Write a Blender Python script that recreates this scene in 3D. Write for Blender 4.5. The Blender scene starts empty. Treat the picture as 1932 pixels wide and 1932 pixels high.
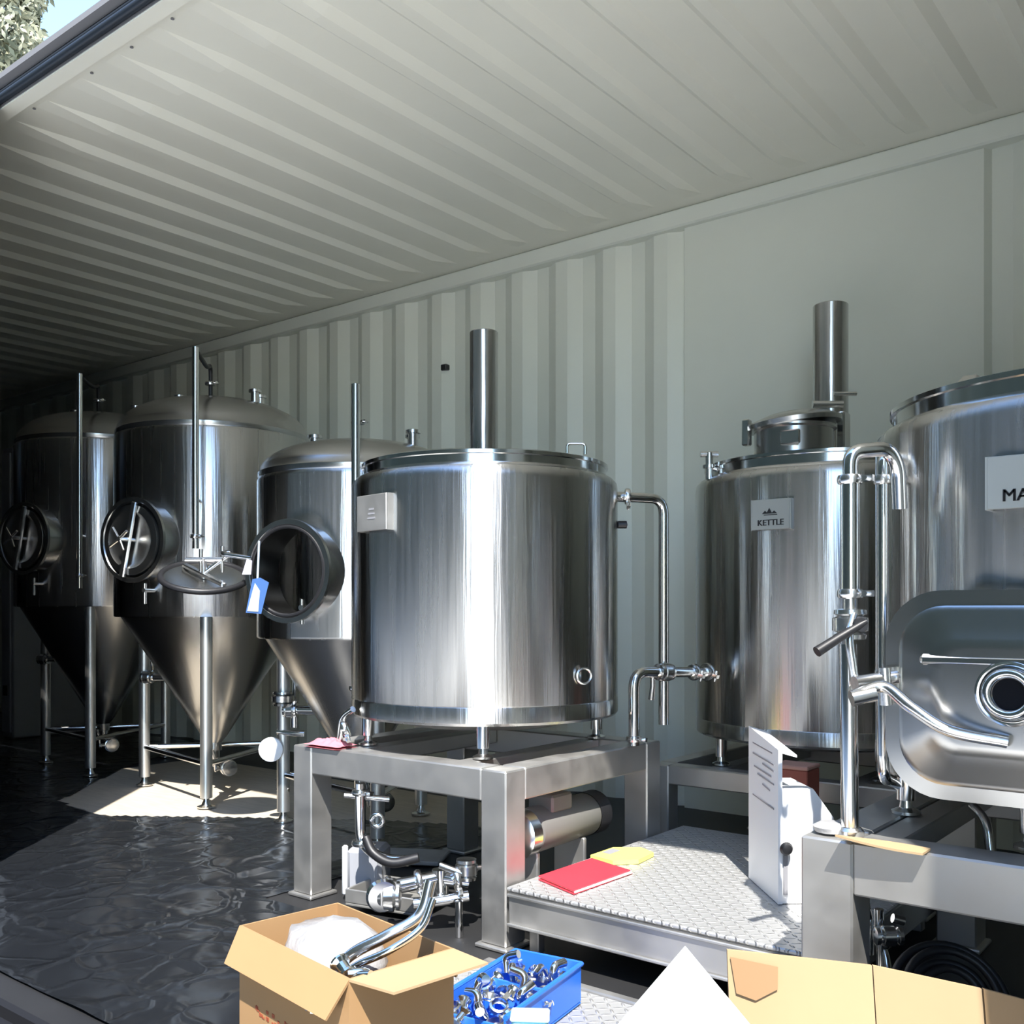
import bpy, math, random
from mathutils import Vector, Matrix, Quaternion, noise

random.seed(7)
C = bpy.context.scene.collection
SC = bpy.context.scene
PI = math.pi

# ------------------------------------------------------------------ camera
EYE = 0.89                      # lens height above the container floor
YAW = math.radians(38.4)        # camera looks this far left of the wall normal
FPX, HOR = 1875.0, 1150.0       # focal length in pixels, horizon row
cam_d = bpy.data.cameras.new('camera')
cam = bpy.data.objects.new('camera', cam_d)
C.objects.link(cam)
cam.location = (0, 0, EYE)
cam.rotation_euler = (PI / 2, 0, YAW)
cam_d.sensor_fit = 'HORIZONTAL'
cam_d.sensor_width = 36.0
cam_d.lens = FPX / 1932 * 36.0
cam_d.shift_y = (HOR - 966) / 1932
cam_d.clip_start = 0.02
SC.camera = cam

# ------------------------------------------------------------------ sky, sun, exposure
SUN_EL, SUN_AZ = math.radians(55.0), math.radians(40.5)
world = bpy.data.worlds.new('world')
SC.world = world
world.use_nodes = True
wn = world.node_tree.nodes
wn.clear()
w_out = wn.new('ShaderNodeOutputWorld')
w_bg = wn.new('ShaderNodeBackground')
w_sky = wn.new('ShaderNodeTexSky')
w_sky.sky_type = 'NISHITA'
w_sky.sun_disc = False
w_sky.sun_elevation = SUN_EL
w_sky.sun_rotation = math.radians(139.5)
w_sky.air_density = 1.0
w_sky.dust_density = 0.1
w_sky.ozone_density = 2.5
w_bg.inputs['Strength'].default_value = 0.52
world.node_tree.links.new(w_sky.outputs[0], w_bg.inputs[0])
world.node_tree.links.new(w_bg.outputs[0], w_out.inputs[0])
sun_d = bpy.data.lights.new('sun', 'SUN')
sun_d.energy = 9.0
sun_d.angle = math.radians(0.6)
sun_d.color = (1.0, 0.96, 0.89)
sun = bpy.data.objects.new('sun', sun_d)
C.objects.link(sun)
sun_v = Vector((-math.sin(SUN_AZ) * math.cos(SUN_EL), math.cos(SUN_AZ) * math.cos(SUN_EL), -math.sin(SUN_EL)))
sun.rotation_euler = sun_v.to_track_quat('-Z', 'Y').to_euler()
sun.location = (4, -5, 8)
SC.view_settings.view_transform = 'Standard'
SC.view_settings.look = 'None'
SC.view_settings.gamma = 1.0
SC.view_settings.use_curve_mapping = False
SC.view_settings.exposure = 0.46


def at(px, py, d):
    """world point seen at a photograph pixel, d metres along the viewing axis"""
    X = (px - 966) / FPX * d
    return Vector((-math.sin(YAW) * d + math.cos(YAW) * X, math.cos(YAW) * d + math.sin(YAW) * X, EYE + (HOR - py) / FPX * d))


def on(px, py, z):
    """world point seen at a photograph pixel at height z"""
    return at(px, py, (z - EYE) * FPX / (HOR - py))


# ------------------------------------------------------------------ mesh builder
class MB:
    def __init__(s):
        s.v, s.f = [], []

    def add(s, vs, fs):
        o = len(s.v)
        s.v += [Vector(p) for p in vs]
        s.f += [tuple(i + o for i in f) for f in fs]
        return s

    def box(s, lo, hi, M=None):
        x0, y0, z0 = lo
        x1, y1, z1 = hi
        vs = [Vector(p) for p in ((x0, y0, z0), (x1, y0, z0), (x1, y1, z0), (x0, y1, z0), (x0, y0, z1), (x1, y0, z1), (x1, y1, z1), (x0, y1, z1))]
        if M:
            vs = [M @ p for p in vs]
        return s.add(vs, [(3, 2, 1, 0), (4, 5, 6, 7), (0, 1, 5, 4), (1, 2, 6, 5), (2, 3, 7, 6), (3, 0, 4, 7)])

    def bbox(s, lo, hi, b=0.004, M=None):
        """box with chamfered edges"""
        x0, y0, z0 = lo
        x1, y1, z1 = hi
        b = min(b, (x1 - x0) * .45, (y1 - y0) * .45, (z1 - z0) * .45)
        vs, ix = [], {}
        for sx in (0, 1):
            for sy in (0, 1):
                for sz in (0, 1):
                    c = Vector((x1 if sx else x0, y1 if sy else y0, z1 if sz else z0))
                    dx, dy, dz = (-b if sx else b), (-b if sy else b), (-b if sz else b)
                    ix[(sx, sy, sz, 0)] = len(vs); vs.append(c + Vector((0, dy, dz)))
                    ix[(sx, sy, sz, 1)] = len(vs); vs.append(c + Vector((dx, 0, dz)))
                    ix[(sx, sy, sz, 2)] = len(vs); vs.append(c + Vector((dx, dy, 0)))
        fs = []
        q = lambda *k: fs.append(tuple(ix[i] for i in k))
        for a in (0, 1):
            q((a, 0, 0, 0), (a, 1, 0, 0), (a, 1, 1, 0), (a, 0, 1, 0))
            q((0, a, 0, 1), (1, a, 0, 1), (1, a, 1, 1), (0, a, 1, 1))
            q((0, 0, a, 2), (1, 0, a, 2), (1, 1, a, 2), (0, 1, a, 2))
            for c in (0, 1):
                q((a, c, 0, 0), (a, c, 1, 0), (a, c, 1, 1), (a, c, 0, 1))
                q((a, 0, c, 0), (a, 1, c, 0), (a, 1, c, 2), (a, 0, c, 2))
                q((0, a, c, 1), (1, a, c, 1), (1, a, c, 2), (0, a, c, 2))
                for e in (0, 1):
                    q((a, c, e, 0), (a, c, e, 1), (a, c, e, 2))
        if M:
            vs = [M @ p for p in vs]
        return s.add(vs, fs)

    def lathe(s, prof, n=64, M=None, close=True):
        """profile of (radius, z) spun about z"""
        vs, fs, rows = [], [], []
        for r, z in prof:
            if r < 1e-6:
                rows.append([len(vs)] * n)
                vs.append(Vector((0, 0, z)))
            else:
                rows.append(list(range(len(vs), len(vs) + n)))
                vs += [Vector((r * math.cos(2 * PI * i / n), r * math.sin(2 * PI * i / n), z)) for i in range(n)]
        for a, b in zip(rows, rows[1:]):
            for i in range(n):
                j = (i + 1) % n
                f = []
                for k in (a[i], a[j], b[j], b[i]):
                    if k not in f:
                        f.append(k)
                if len(f) > 2:
                    fs.append(tuple(f))
        if close:
            if prof[0][0] > 1e-6:
                fs.append(tuple(reversed(rows[0])))
            if prof[-1][0] > 1e-6:
                fs.append(tuple(rows[-1]))
        if M:
            vs = [M @ p for p in vs]
        return s.add(vs, fs)

    def tube(s, pts, r, n=12, caps=True, closed=False):
        pts = [Vector(p) for p in pts]
        m = len(pts)
        rs = r if isinstance(r, (list, tuple)) else [r] * m
        T = []
        for i in range(m):
            if closed:
                t = pts[(i + 1) % m] - pts[i - 1]
            else:
                t = pts[min(i + 1, m - 1)] - pts[max(i - 1, 0)]
            T.append(t.normalized())
        up = Vector((0, 0, 1)) if abs(T[0].z) < .9 else Vector((1, 0, 0))
        N = (up - T[0] * up.dot(T[0])).normalized()
        vs, fs = [], []
        for i in range(m):
            if i:
                N = N - T[i] * N.dot(T[i])
                N.normalize()
            B = T[i].cross(N)
            for k in range(n):
                a = 2 * PI * k / n
                vs.append(pts[i] + (N * math.cos(a) + B * math.sin(a)) * rs[i])
        for i in range(m if closed else m - 1):
            for k in range(n):
                l = (k + 1) % n
                j = (i + 1) % m
                fs.append((i * n + k, i * n + l, j * n + l, j * n + k))
        if caps and not closed:
            fs.append(tuple(reversed(range(n))))
            fs.append(tuple(range((m - 1) * n, m * n)))
        return s.add(vs, fs)

    def cyl(s, a, b, r, n=24, r2=None):
        return s.tube([a, b], [r, r if r2 is None else r2], n)

    def ring(s, c, axis, R, r, n=40, k=10):
        q = Vector((0, 0, 1)).rotation_difference(Vector(axis).normalized())
        c = Vector(c)
        return s.tube([c + q @ Vector((R * math.cos(2 * PI * i / n), R * math.sin(2 * PI * i / n), 0)) for i in range(n)], r, k, closed=True)

    def slab(s, poly, th, n=None):
        """extrude a planar polygon (list of points) by th along its normal"""
        p = [Vector(q) for q in poly]
        nn = Vector((0, 0, 0))
        for i in range(len(p)):
            nn += p[i].cross(p[(i + 1) % len(p)])
        nn = Vector(n) if n else nn.normalized()
        m = len(p)
        return s.add(p + [q + nn * th for q in p], [tuple(reversed(range(m))), tuple(range(m, 2 * m))] + [(i, (i + 1) % m, m + (i + 1) % m, m + i) for i in range(m)])


def fillet(pts, b, k=6):
    pts = [Vector(p) for p in pts]
    out = [pts[0]]
    for i in range(1, len(pts) - 1):
        a, c, d = pts[i - 1], pts[i], pts[i + 1]
        u, w = (a - c), (d - c)
        t = min(b, u.length * .49, w.length * .49)
        p, q = c + u.normalized() * t, c + w.normalized() * t
        for j in range(k + 1):
            e = j / k
            out.append(p * (1 - e) ** 2 + c * 2 * e * (1 - e) + q * e * e)
    out.append(pts[-1])
    return out


def spline(pts, k=8):
    P = [Vector(p) for p in pts]
    P = [P[0] * 2 - P[1]] + P + [P[-1] * 2 - P[-2]]
    out = []
    for i in range(1, len(P) - 2):
        a, b, c, d = P[i - 1:i + 3]
        for j in range(k):
            t = j / k
            out.append(.5 * ((2 * b) + (c - a) * t + (2 * a - 5 * b + 4 * c - d) * t * t + (3 * b - a - 3 * c + d) * t ** 3))
    out.append(P[-2])
    return out


def obj(name, mb, mat, root=None, smooth=38, loc=None):
    """link a builder as one mesh; its points are world points, kept so under a parent"""
    base = Vector((0, 0, 0))
    if root is not None:
        r = root
        while r is not None:
            base += r.location
            r = r.parent
    elif loc is not None:
        base = Vector(loc)
    me = bpy.data.meshes.new(name)
    me.from_pydata([tuple(p - base) for p in mb.v], [], mb.f)
    me.validate()
    if smooth:
        me.polygons.foreach_set('use_smooth', [True] * len(me.polygons))
        me.update()
        me.set_sharp_from_angle(angle=math.radians(smooth))
    if mat:
        me.materials.append(mat)
    o = bpy.data.objects.new(name, me)
    C.objects.link(o)
    if root is not None:
        o.parent = root
    elif loc is not None:
        o.location = loc
    return o


def tag(o, label, cat, group=None):
    o['label'] = label
    o['category'] = cat
    if group:
        o['group'] = group
    return o


def thing(name, label, cat, loc, group=None):
    o = bpy.data.objects.new(name, None)
    o.empty_display_size = .05
    C.objects.link(o)
    o.location = loc
    return tag(o, label, cat, group)


def struct(name, mb, mat, root=None, smooth=38):
    o = obj(name, mb, mat, root, smooth)
    if root is None:
        o['kind'] = 'structure'
    return o


# ------------------------------------------------------------------ materials
def newmat(name):
    m = bpy.data.materials.new(name)
    m.use_nodes = True
    nt = m.node_tree
    b = nt.nodes['Principled BSDF']
    return m, nt, b


def nd(nt, t, **k):
    n = nt.nodes.new(t)
    for a, v in k.items():
        setattr(n, a, v)
    return n


def mat(name, col, rough=.5, metal=0.0, var=0.0, vscale=8.0, bump=0.0, bscale=60.0, stretch=(1, 1, 1), spec=None, aniso=0.0, rot=0.25, rvar=0.0, bdist=.002):
    m, nt, b = newmat(name)
    L = nt.links.new
    b.inputs['Base Color'].default_value = (*col, 1)
    b.inputs['Roughness'].default_value = rough
    b.inputs['Metallic'].default_value = metal
    if spec is not None:
        b.inputs['Specular IOR Level'].default_value = spec
    tc = nd(nt, 'ShaderNodeTexCoord')
    mp = nd(nt, 'ShaderNodeMapping')
    mp.inputs['Scale'].default_value = stretch
    L(tc.outputs['Object'], mp.inputs['Vector'])
    if var or rvar:
        ns = nd(nt, 'ShaderNodeTexNoise')
        ns.inputs['Scale'].default_value = vscale
        ns.inputs['Detail'].default_value = 5
        L(mp.outputs[0], ns.inputs['Vector'])
        if var:
            mx = nd(nt, 'ShaderNodeMix', data_type='RGBA')
            mx.inputs['A'].default_value = (*[c * (1 - var) for c in col], 1)
            mx.inputs['B'].default_value = (*[min(1, c * (1 + var)) for c in col], 1)
            L(ns.outputs['Fac'], mx.inputs['Factor'])
            L(mx.outputs['Result'], b.inputs['Base Color'])
        if rvar:
            mr = nd(nt, 'ShaderNodeMapRange')
            mr.inputs['From Min'].default_value = .3
            mr.inputs['From Max'].default_value = .7
            mr.inputs['To Min'].default_value = max(.02, rough - rvar)
            mr.inputs['To Max'].default_value = rough + rvar
            L(ns.outputs['Fac'], mr.inputs['Value'])
            L(mr.outputs[0], b.inputs['Roughness'])
    if bump:
        n2 = nd(nt, 'ShaderNodeTexNoise')
        n2.inputs['Scale'].default_value = bscale
        n2.inputs['Detail'].default_value = 4
        L(mp.outputs[0], n2.inputs['Vector'])
        bp = nd(nt, 'ShaderNodeBump')
        bp.inputs['Strength'].default_value = bump
        bp.inputs['Distance'].default_value = bdist
        L(n2.outputs['Fac'], bp.inputs['Height'])
        L(bp.outputs[0], b.inputs['Normal'])
    if aniso:
        tg = nd(nt, 'ShaderNodeTangent', direction_type='RADIAL', axis='Z')
        b.inputs['Anisotropic'].default_value = aniso
        b.inputs['Anisotropic Rotation'].default_value = rot
        L(tg.outputs[0], b.inputs['Tangent'])
    return m


M = {}
M['wall'] = mat('white_container_paint', (.76, .79, .71), .42, var=.05, vscale=3, bump=.06, bscale=25)
M['ceil'] = mat('cream_ceiling_paint', (.84, .83, .73), .38, var=.05, vscale=2.5, bump=.05, bscale=20)
M['brushed'] = mat('brushed_tank_steel', (.54, .54, .53), .25, 1.0, var=.10, vscale=5, stretch=(9, 9, .25), bump=.20, bscale=7, aniso=.95, rvar=.04, bdist=.004)
M['dome'] = mat('satin_dome_steel', (.48, .48, .47), .24, 1.0, var=.06, vscale=6)
M['pipe'] = mat('polished_pipe_steel', (.78, .78, .77), .13, 1.0)
M['satin'] = mat('satin_frame_steel', (.52, .51, .49), .50, .92, var=.12, vscale=14, rvar=.06)
M['lid'] = mat('polished_lid_steel', (.66, .66, .65), .13, 1.0)
M['cone'] = mat('satin_cone_steel', (.50, .50, .49), .27, 1.0)
M['legs'] = mat('satin_leg_steel', (.74, .74, .72), .38, .95)
M['cast'] = mat('cast_fitting_steel', (.74, .74, .73), .22, 1.0, bump=.1, bscale=90)
M['black'] = mat('black_rubber', (.012, .012, .014), .45)
M['gasket'] = mat('slate_rubber_gasket', (.020, .026, .036), .42)
M['charcoal'] = mat('charcoal_bounce_cut', (.10, .11, .125), .5)  # dark colour given to unseen faces to cut bounced light
M['greyband'] = mat('grey_rail_steel', (.20, .20, .21), .45)
M['dark'] = mat('hollow_shade_and_sill', (.006, .006, .008), .6)  # near black: paints the shade inside the flues, also colours the sill
M['darkfloor'] = mat('shade_black_floor', (.018, .018, .019), .5, var=.3, vscale=6)  # shaded floor coloured near black; plywood is laid only at the sun patch
M['ply'] = mat('bare_plywood', (.46, .40, .32), .6, var=.25, vscale=7, stretch=(1, 6, 1), bump=.15, bscale=18)
M['ground'] = mat('pale_concrete', (.74, .72, .67), .85, var=.12, vscale=1.2, bump=.2, bscale=30)
M['card'] = mat('kraft_cardboard', (.33, .195, .088), .75, var=.06, vscale=10, bump=.05, bscale=30)
M['cardpale'] = mat('pale_cardboard', (.38, .265, .145), .75, var=.05, vscale=8, bump=.08, bscale=14)
M['carddark'] = mat('brown_cardboard', (.25, .19, .145), .8, var=.06, vscale=10)
M['paper'] = mat('white_board', (.90, .90, .90), .55)
M['whitebox'] = mat('white_powder_coat', (.82, .83, .84), .40)
M['ink'] = mat('grey_print', (.25, .25, .27), .6)
M['inkdark'] = mat('black_print', (.02, .02, .022), .5)
M['inkred'] = mat('red_brown_print', (.30, .07, .03), .7)
M['plate'] = mat('label_plate_aluminium', (.40, .42, .40), .45, .3)
M['bluebin'] = mat('blue_plastic', (.02, .13, .62), .35)
M['cyan'] = mat('light_blue_plastic', (.30, .68, .82), .35)
M['red'] = mat('red_folder', (.66, .035, .055), .45, var=.08, vscale=12)
M['yellow'] = mat('yellow_plastic', (.80, .74, .16), .45)
M['pink'] = mat('pink_cloth', (.58, .17, .21), .8, bump=.3, bscale=50)
M['brick'] = mat('red_brown_box', (.28, .07, .045), .6)
M['bag'] = mat('milky_plastic_bag', (.36, .355, .355), .3, bump=.8, bscale=22, bdist=.01)
M['motor'] = mat('grey_motor_paint', (.15, .148, .14), .45)
M['bluetag'] = mat('blue_tag', (.04, .11, .30), .4)
M['palebl'] = mat('pale_blue_tag', (.45, .55, .68), .4)
M['lilac'] = mat('lilac_tag', (.48, .46, .60), .5)
M['cabinet'] = mat('pale_grey_cabinet', (.42, .44, .46), .5)
M['bark'] = mat('bark', (.20, .17, .13), .9, bump=.5, bscale=12)
M['glass'] = mat('dark_sight_glass', (.01, .01, .013), .06)


def leaf_mat():
    m, nt, b = newmat('grey_green_leaves')
    L = nt.links.new
    g = nd(nt, 'ShaderNodeObjectInfo')
    tc = nd(nt, 'ShaderNodeTexCoord')
    ns = nd(nt, 'ShaderNodeTexNoise')
    ns.inputs['Scale'].default_value = 2.2
    L(tc.outputs['Object'], ns.inputs['Vector'])
    r = nd(nt, 'ShaderNodeValToRGB')
    r.color_ramp.elements[0].position = .35
    r.color_ramp.elements[0].color = (.06, .07, .035, 1)
    r.color_ramp.elements[1].position = .65
    r.color_ramp.elements[1].color = (.42, .40, .26, 1)
    L(ns.outputs['Fac'], r.inputs[0])
    L(r.outputs[0], b.inputs['Base Color'])
    b.inputs['Roughness'].default_value = .55
    return m


M['leaf'] = leaf_mat()


def checker_mat():
    """raised lozenges, alternating direction, as bump on aluminium"""
    m, nt, b = newmat('checker_plate')
    L = nt.links.new
    b.inputs['Base Color'].default_value = (.50, .50, .495, 1)
    b.inputs['Metallic'].default_value = .6
    b.inputs['Roughness'].default_value = .45
    tc = nd(nt, 'ShaderNodeTexCoord')
    sep = nd(nt, 'ShaderNodeSeparateXYZ')
    L(tc.outputs['Object'], sep.inputs[0])

    def mt(op, a, c=None, d=None):
        n = nd(nt, 'ShaderNodeMath', operation=op)
        for i, v in enumerate((a, c, d)):
            if v is None:
                continue
            if isinstance(v, (int, float)):
                n.inputs[i].default_value = v
            else:
                L(v, n.inputs[i])
        return n.outputs[0]
    p = .023
    u, v = mt('DIVIDE', sep.outputs[0], p), mt('DIVIDE', sep.outputs[1], p)
    par = mt('FLOORED_MODULO', mt('ADD', mt('FLOOR', u), mt('FLOOR', v)), 2.0)
    fu = mt('SUBTRACT', mt('FRACT', u), .5)
    fv = mt('SUBTRACT', mt('FRACT', v), .5)
    a = mt('MULTIPLY', mt('ADD', fu, fv), .707)
    c = mt('MULTIPLY', mt('SUBTRACT', fu, fv), .707)
    inv = mt('SUBTRACT', 1.0, par)
    l = mt('ADD', mt('MULTIPLY', a, par), mt('MULTIPLY', c, inv))
    s = mt('ADD', mt('MULTIPLY', c, par), mt('MULTIPLY', a, inv))
    d = mt('ADD', mt('POWER', mt('ABSOLUTE', mt('DIVIDE', l, .52)), 2.0), mt('POWER', mt('ABSOLUTE', mt('DIVIDE', s, .17)), 2.0))
    h = mt('MAXIMUM', mt('SUBTRACT', 1.0, d), 0.0)
    bp = nd(nt, 'ShaderNodeBump')
    bp.inputs['Strength'].default_value = 1.0
    bp.inputs['Distance'].default_value = .004
    L(h, bp.inputs['Height'])
    L(bp.outputs[0], b.inputs['Normal'])
    return m


M['checker'] = checker_mat()


def sheet_mat():
    m, nt, b = newmat('black_plastic_sheet')
    L = nt.links.new
    b.inputs['Base Color'].default_value = (.012, .0135, .016, 1)
    b.inputs['Specular IOR Level'].default_value = .38
    tc = nd(nt, 'ShaderNodeTexCoord')
    n1 = nd(nt, 'ShaderNodeTexNoise')
    n1.inputs['Scale'].default_value = 3.0
    n1.inputs['Detail'].default_value = 3
    L(tc.outputs['Object'], n1.inputs['Vector'])
    mx = nd(nt, 'ShaderNodeMix', data_type='RGBA')
    mx.inputs['Factor'].default_value = .22
    L(tc.outputs['Object'], mx.inputs['A'])
    L(n1.outputs['Color'], mx.inputs['B'])
    hs = []
    for sc_, k in ((3.2, .10), (9.0, .12)):
        vo = nd(nt, 'ShaderNodeTexVoronoi', feature='DISTANCE_TO_EDGE')
        vo.inputs['Scale'].default_value = sc_
        L(mx.outputs['Result'], vo.inputs['Vector'])
        mr = nd(nt, 'ShaderNodeMapRange', interpolation_type='SMOOTHSTEP')
        mr.inputs['From Max'].default_value = k
        mr.inputs['To Min'].default_value = 1.0
        mr.inputs['To Max'].default_value = 0.0
        L(vo.outputs['Distance'], mr.inputs['Value'])
        ml = nd(nt, 'ShaderNodeMath', operation='MULTIPLY')
        L(mr.outputs[0], ml.inputs[0])
        ml.inputs[1].default_value = 2.2 / sc_
        hs.append(ml.outputs[0])
    ad = nd(nt, 'ShaderNodeMath', operation='ADD')
    L(hs[0], ad.inputs[0])
    L(hs[1], ad.inputs[1])
    a3 = nd(nt, 'ShaderNodeMath', operation='ADD')
    L(ad.outputs[0], a3.inputs[0])
    L(n1.outputs['Fac'], a3.inputs[1])
    bp = nd(nt, 'ShaderNodeBump')
    bp.inputs['Strength'].default_value = .55
    bp.inputs['Distance'].default_value = .012
    L(a3.outputs[0], bp.inputs['Height'])
    L(bp.outputs[0], b.inputs['Normal'])
    mr = nd(nt, 'ShaderNodeMapRange')
    mr.inputs['To Min'].default_value = .12
    mr.inputs['To Max'].default_value = .28
    L(n1.outputs['Fac'], mr.inputs['Value'])
    L(mr.outputs[0], b.inputs['Roughness'])
    return m


M['sheet'] = sheet_mat()

# ------------------------------------------------------------------ the container
WALL_Y, RAIL_Y, CEIL = 4.02, 1.67, 2.69
XL, XR = -10.25, 2.7

g = MB().box((-60, -60, -.50), (60, 60, -.32))
struct('ground', g, M['ground'])
struct('floor', MB().box((XL, 1.05, -.16), (XR, WALL_Y + .05, 0)), M['darkfloor'])
struct('trim_1', MB().box((XL, .70, -.30), (XR, 1.05, -.02)).box((XL, 1.03, -.02), (XR, 1.05, .006)), M['dark'])


def corrugated(name, axis, a0, a1, prof, b_rows, to_pt, m, flat=None):
    """profile repeated along one axis, swept over rows of (b, depth factor)"""
    xs = []
    x = a0
    pitch = prof[-1][0]
    while x < a1:
        if flat and flat[0] <= x < flat[1]:
            xs += [(x, 0), (x + .02, prof[2][1])]
            x = flat[1]
            xs.append((x - .02, prof[2][1]))
            continue
        for q, h in prof[:-1]:
            xs.append((x + q, h))
        x += pitch
    xs.append((x, prof[-1][1]))
    mb = MB()
    n = len(xs)
    vs = [to_pt(xx, b, h * k) for b, k in b_rows for xx, h in xs]
    fs = [(r * n + i, r * n + i + 1, (r + 1) * n + i + 1, (r + 1) * n + i) for r in range(len(b_rows) - 1) for i in range(n - 1)]
    return mb.add(vs, fs)


wp = [(0, 0), (.072, 0), (.140, .036), (.210, .036), (.278, 0)]
w = corrugated('wall', 'x', XL, XR, wp, [(0, 1), (2.62, 1)], lambda x, b, h: (min(x, XR), WALL_Y - h, b), None, (-2.30, -.90))
w.box((XL, WALL_Y + .001, -.1), (XR, WALL_Y + .06, CEIL + .1))
wall_back = struct('wall_back', w, M['wall'], smooth=0)
v = MB()
p = at(838, 693, 0)
dirv = at(838, 693, 1) - Vector((0, 0, EYE))
hp = Vector((0, 0, EYE)) + dirv * ((WALL_Y - .036) / dirv.y)
v.bbox((hp.x - .02, WALL_Y - .045, hp.z - .016), (hp.x + .02, WALL_Y - .01, hp.z + .016), .004)
obj('vent_cover', v, M['black'], wall_back)

rp = [(0, 0), (.125, 0), (.155, .020), (.20, .020), (.235, 0)]
rows = [(1.665, 0), (1.73, 0), (1.98, 1), (3.72, 1), (3.88, 0), (WALL_Y, 0)]
c = corrugated('ceiling', 'x', XL, XR, rp, rows, lambda x, b, h: (min(x, XR), b, CEIL - h), None)
c.box((XL, 1.64, CEIL + .004), (XR, WALL_Y + .06, CEIL + .055))
struct('ceiling', c, M['ceil'], smooth=0)
struct('trim_2', MB().bbox((XL, WALL_Y - .07, CEIL - .085), (XR, WALL_Y, CEIL - .002), .008), M['wall'])
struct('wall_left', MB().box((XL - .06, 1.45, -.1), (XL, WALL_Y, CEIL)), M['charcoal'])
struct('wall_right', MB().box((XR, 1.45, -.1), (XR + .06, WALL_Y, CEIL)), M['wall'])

# header over the open side: white lower edge, slate rubber gasket, dark channel, grey roof lip
hd = MB()
prof = [(1.672, 2.655), (1.672, 2.70), (1.64, 2.748), (1.595, 2.748), (1.595, 2.728), (1.628, 2.722), (1.628, 2.690), (1.622, 2.655)]
n = len(prof)
hd.add([(x, y, z) for x in (XL, XR) for y, z in prof], [(i, (i + 1) % n, n + (i + 1) % n, n + i) for i in range(n)] + [tuple(range(n)), tuple(reversed(range(n, 2 * n)))])
header = struct('trim_3', hd, M['greyband'], smooth=20)
obj('lower_edge', MB().box((XL, 1.624, 2.650), (XR, 1.674, 2.658)), M['ceil'], header, smooth=0)
gk = MB()
for y, z, r in ((1.614, 2.677, .015), (1.618, 2.698, .010)):
    gk.tube([(XL, y, z), (XR, y, z)], r, 14)
obj('door_gasket', gk, M['gasket'], header)
obj('dark_channel', MB().box((XL, 1.624, 2.700), (XR, 1.6275, 2.728)), M['black'], header, smooth=0)
bd = MB()
random.seed(3)
for i in range(18):
    x = -4.6 + i * .27 + random.uniform(-.08, .08)
    bd.lathe([(.0, .005), (.005, .003), (.006, 0)], 10, Matrix.Translation((x, 1.735 + random.uniform(-.01, .01), CEIL - .004)))
obj('weld_spots', bd, M['greyband'], header)

# closed side doors left and right of the opening
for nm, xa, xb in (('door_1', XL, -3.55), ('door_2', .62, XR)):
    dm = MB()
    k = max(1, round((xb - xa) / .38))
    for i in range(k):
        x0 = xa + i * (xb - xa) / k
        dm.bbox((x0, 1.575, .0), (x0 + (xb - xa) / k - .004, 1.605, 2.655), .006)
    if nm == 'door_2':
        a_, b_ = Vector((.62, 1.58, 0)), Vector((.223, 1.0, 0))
        dm.slab([a_, b_, b_ + Vector((0, 0, 2.80)), a_ + Vector((0, 0, 2.80))], .035)  # unseen opened leaf, placed and heightened to shade the mash tun
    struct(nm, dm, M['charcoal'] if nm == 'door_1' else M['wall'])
# unseen flap added above the right part of the opening to shade the front tank
cn = MB()
cn.slab([(-.86, 1.60, 2.75), (.9, 1.60, 2.75), (.9, 1.18, 3.02), (-.86, 1.18, 2.87)], .03, (0, 0, 1))
struct('added_shade_flap', cn, M['charcoal'], smooth=0)

# ------------------------------------------------------------------ black sheet over the floor
poly = [(-9.9, 1.12), (-1.62, 1.12), (-1.62, 1.93), (-2.5, 1.93), (-2.52, 3.15), (-3.02, 2.94), (-3.41, 2.685), (-4.06, 2.245), (-4.5, 2.30), (-5.2, 3.05), (-5.7, 3.9), (-9.9, 3.9)]


def inside(x, y, P):
    r = False
    for i in range(len(P)):
        (xa, ya), (xb, yb) = P[i], P[i - 1]
        if (ya > y) != (yb > y) and x < (xb - xa) * (y - ya) / (yb - ya) + xa:
            r = not r
    return r


sh = MB()
st = .025
ids = {}


def sheet_z(x, y):
    q = Vector((x * 2.1, y * 2.1, 0))
    a = noise.noise(q)
    b2 = abs(noise.noise(Vector((x * 1.2 + y * 2.6, y * 1.1 - x * 2.2, 3))))
    c2 = abs(noise.noise(Vector((x * 5 - y * 2, y * 5 + x * 2, 9))))
    if x > -2.75 and y > 1.7:
        return .003
    if y > 2.25:
        return .004 + .0015 * a
    return .007 + .004 * a + .010 * max(0, .35 - b2) + .006 * max(0, .3 - c2)


def vid(i, j):
    if (i, j) not in ids:
        x, y = -9.92 + i * st, 1.10 + j * st
        ids[(i, j)] = len(sh.v)
        sh.v.append(Vector((x, y, sheet_z(x, y))))
    return ids[(i, j)]


for i in range(344):
    for j in range(116):
        x, y = -9.92 + (i + .5) * st, 1.10 + (j + .5) * st
        if inside(x, y, poly):
            sh.f.append((vid(i, j), vid(i + 1, j), vid(i + 1, j + 1), vid(i, j + 1)))
tag(obj('plywood_sheet', MB().slab([(-5.15, 2.2, .0005), (-2.56, 2.2, .0005), (-2.56, 3.5, .0005), (-5.15, 3.5, .0005)], .0015, (0, 0, 1)), M['ply'], smooth=0), 'bare plywood panel in a patch of sun under the middle fermenter', 'board')
tag(obj('plastic_sheet', sh, M['sheet'], smooth=180), 'crinkled glossy black plastic sheet spread over the floor', 'sheet')


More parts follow.
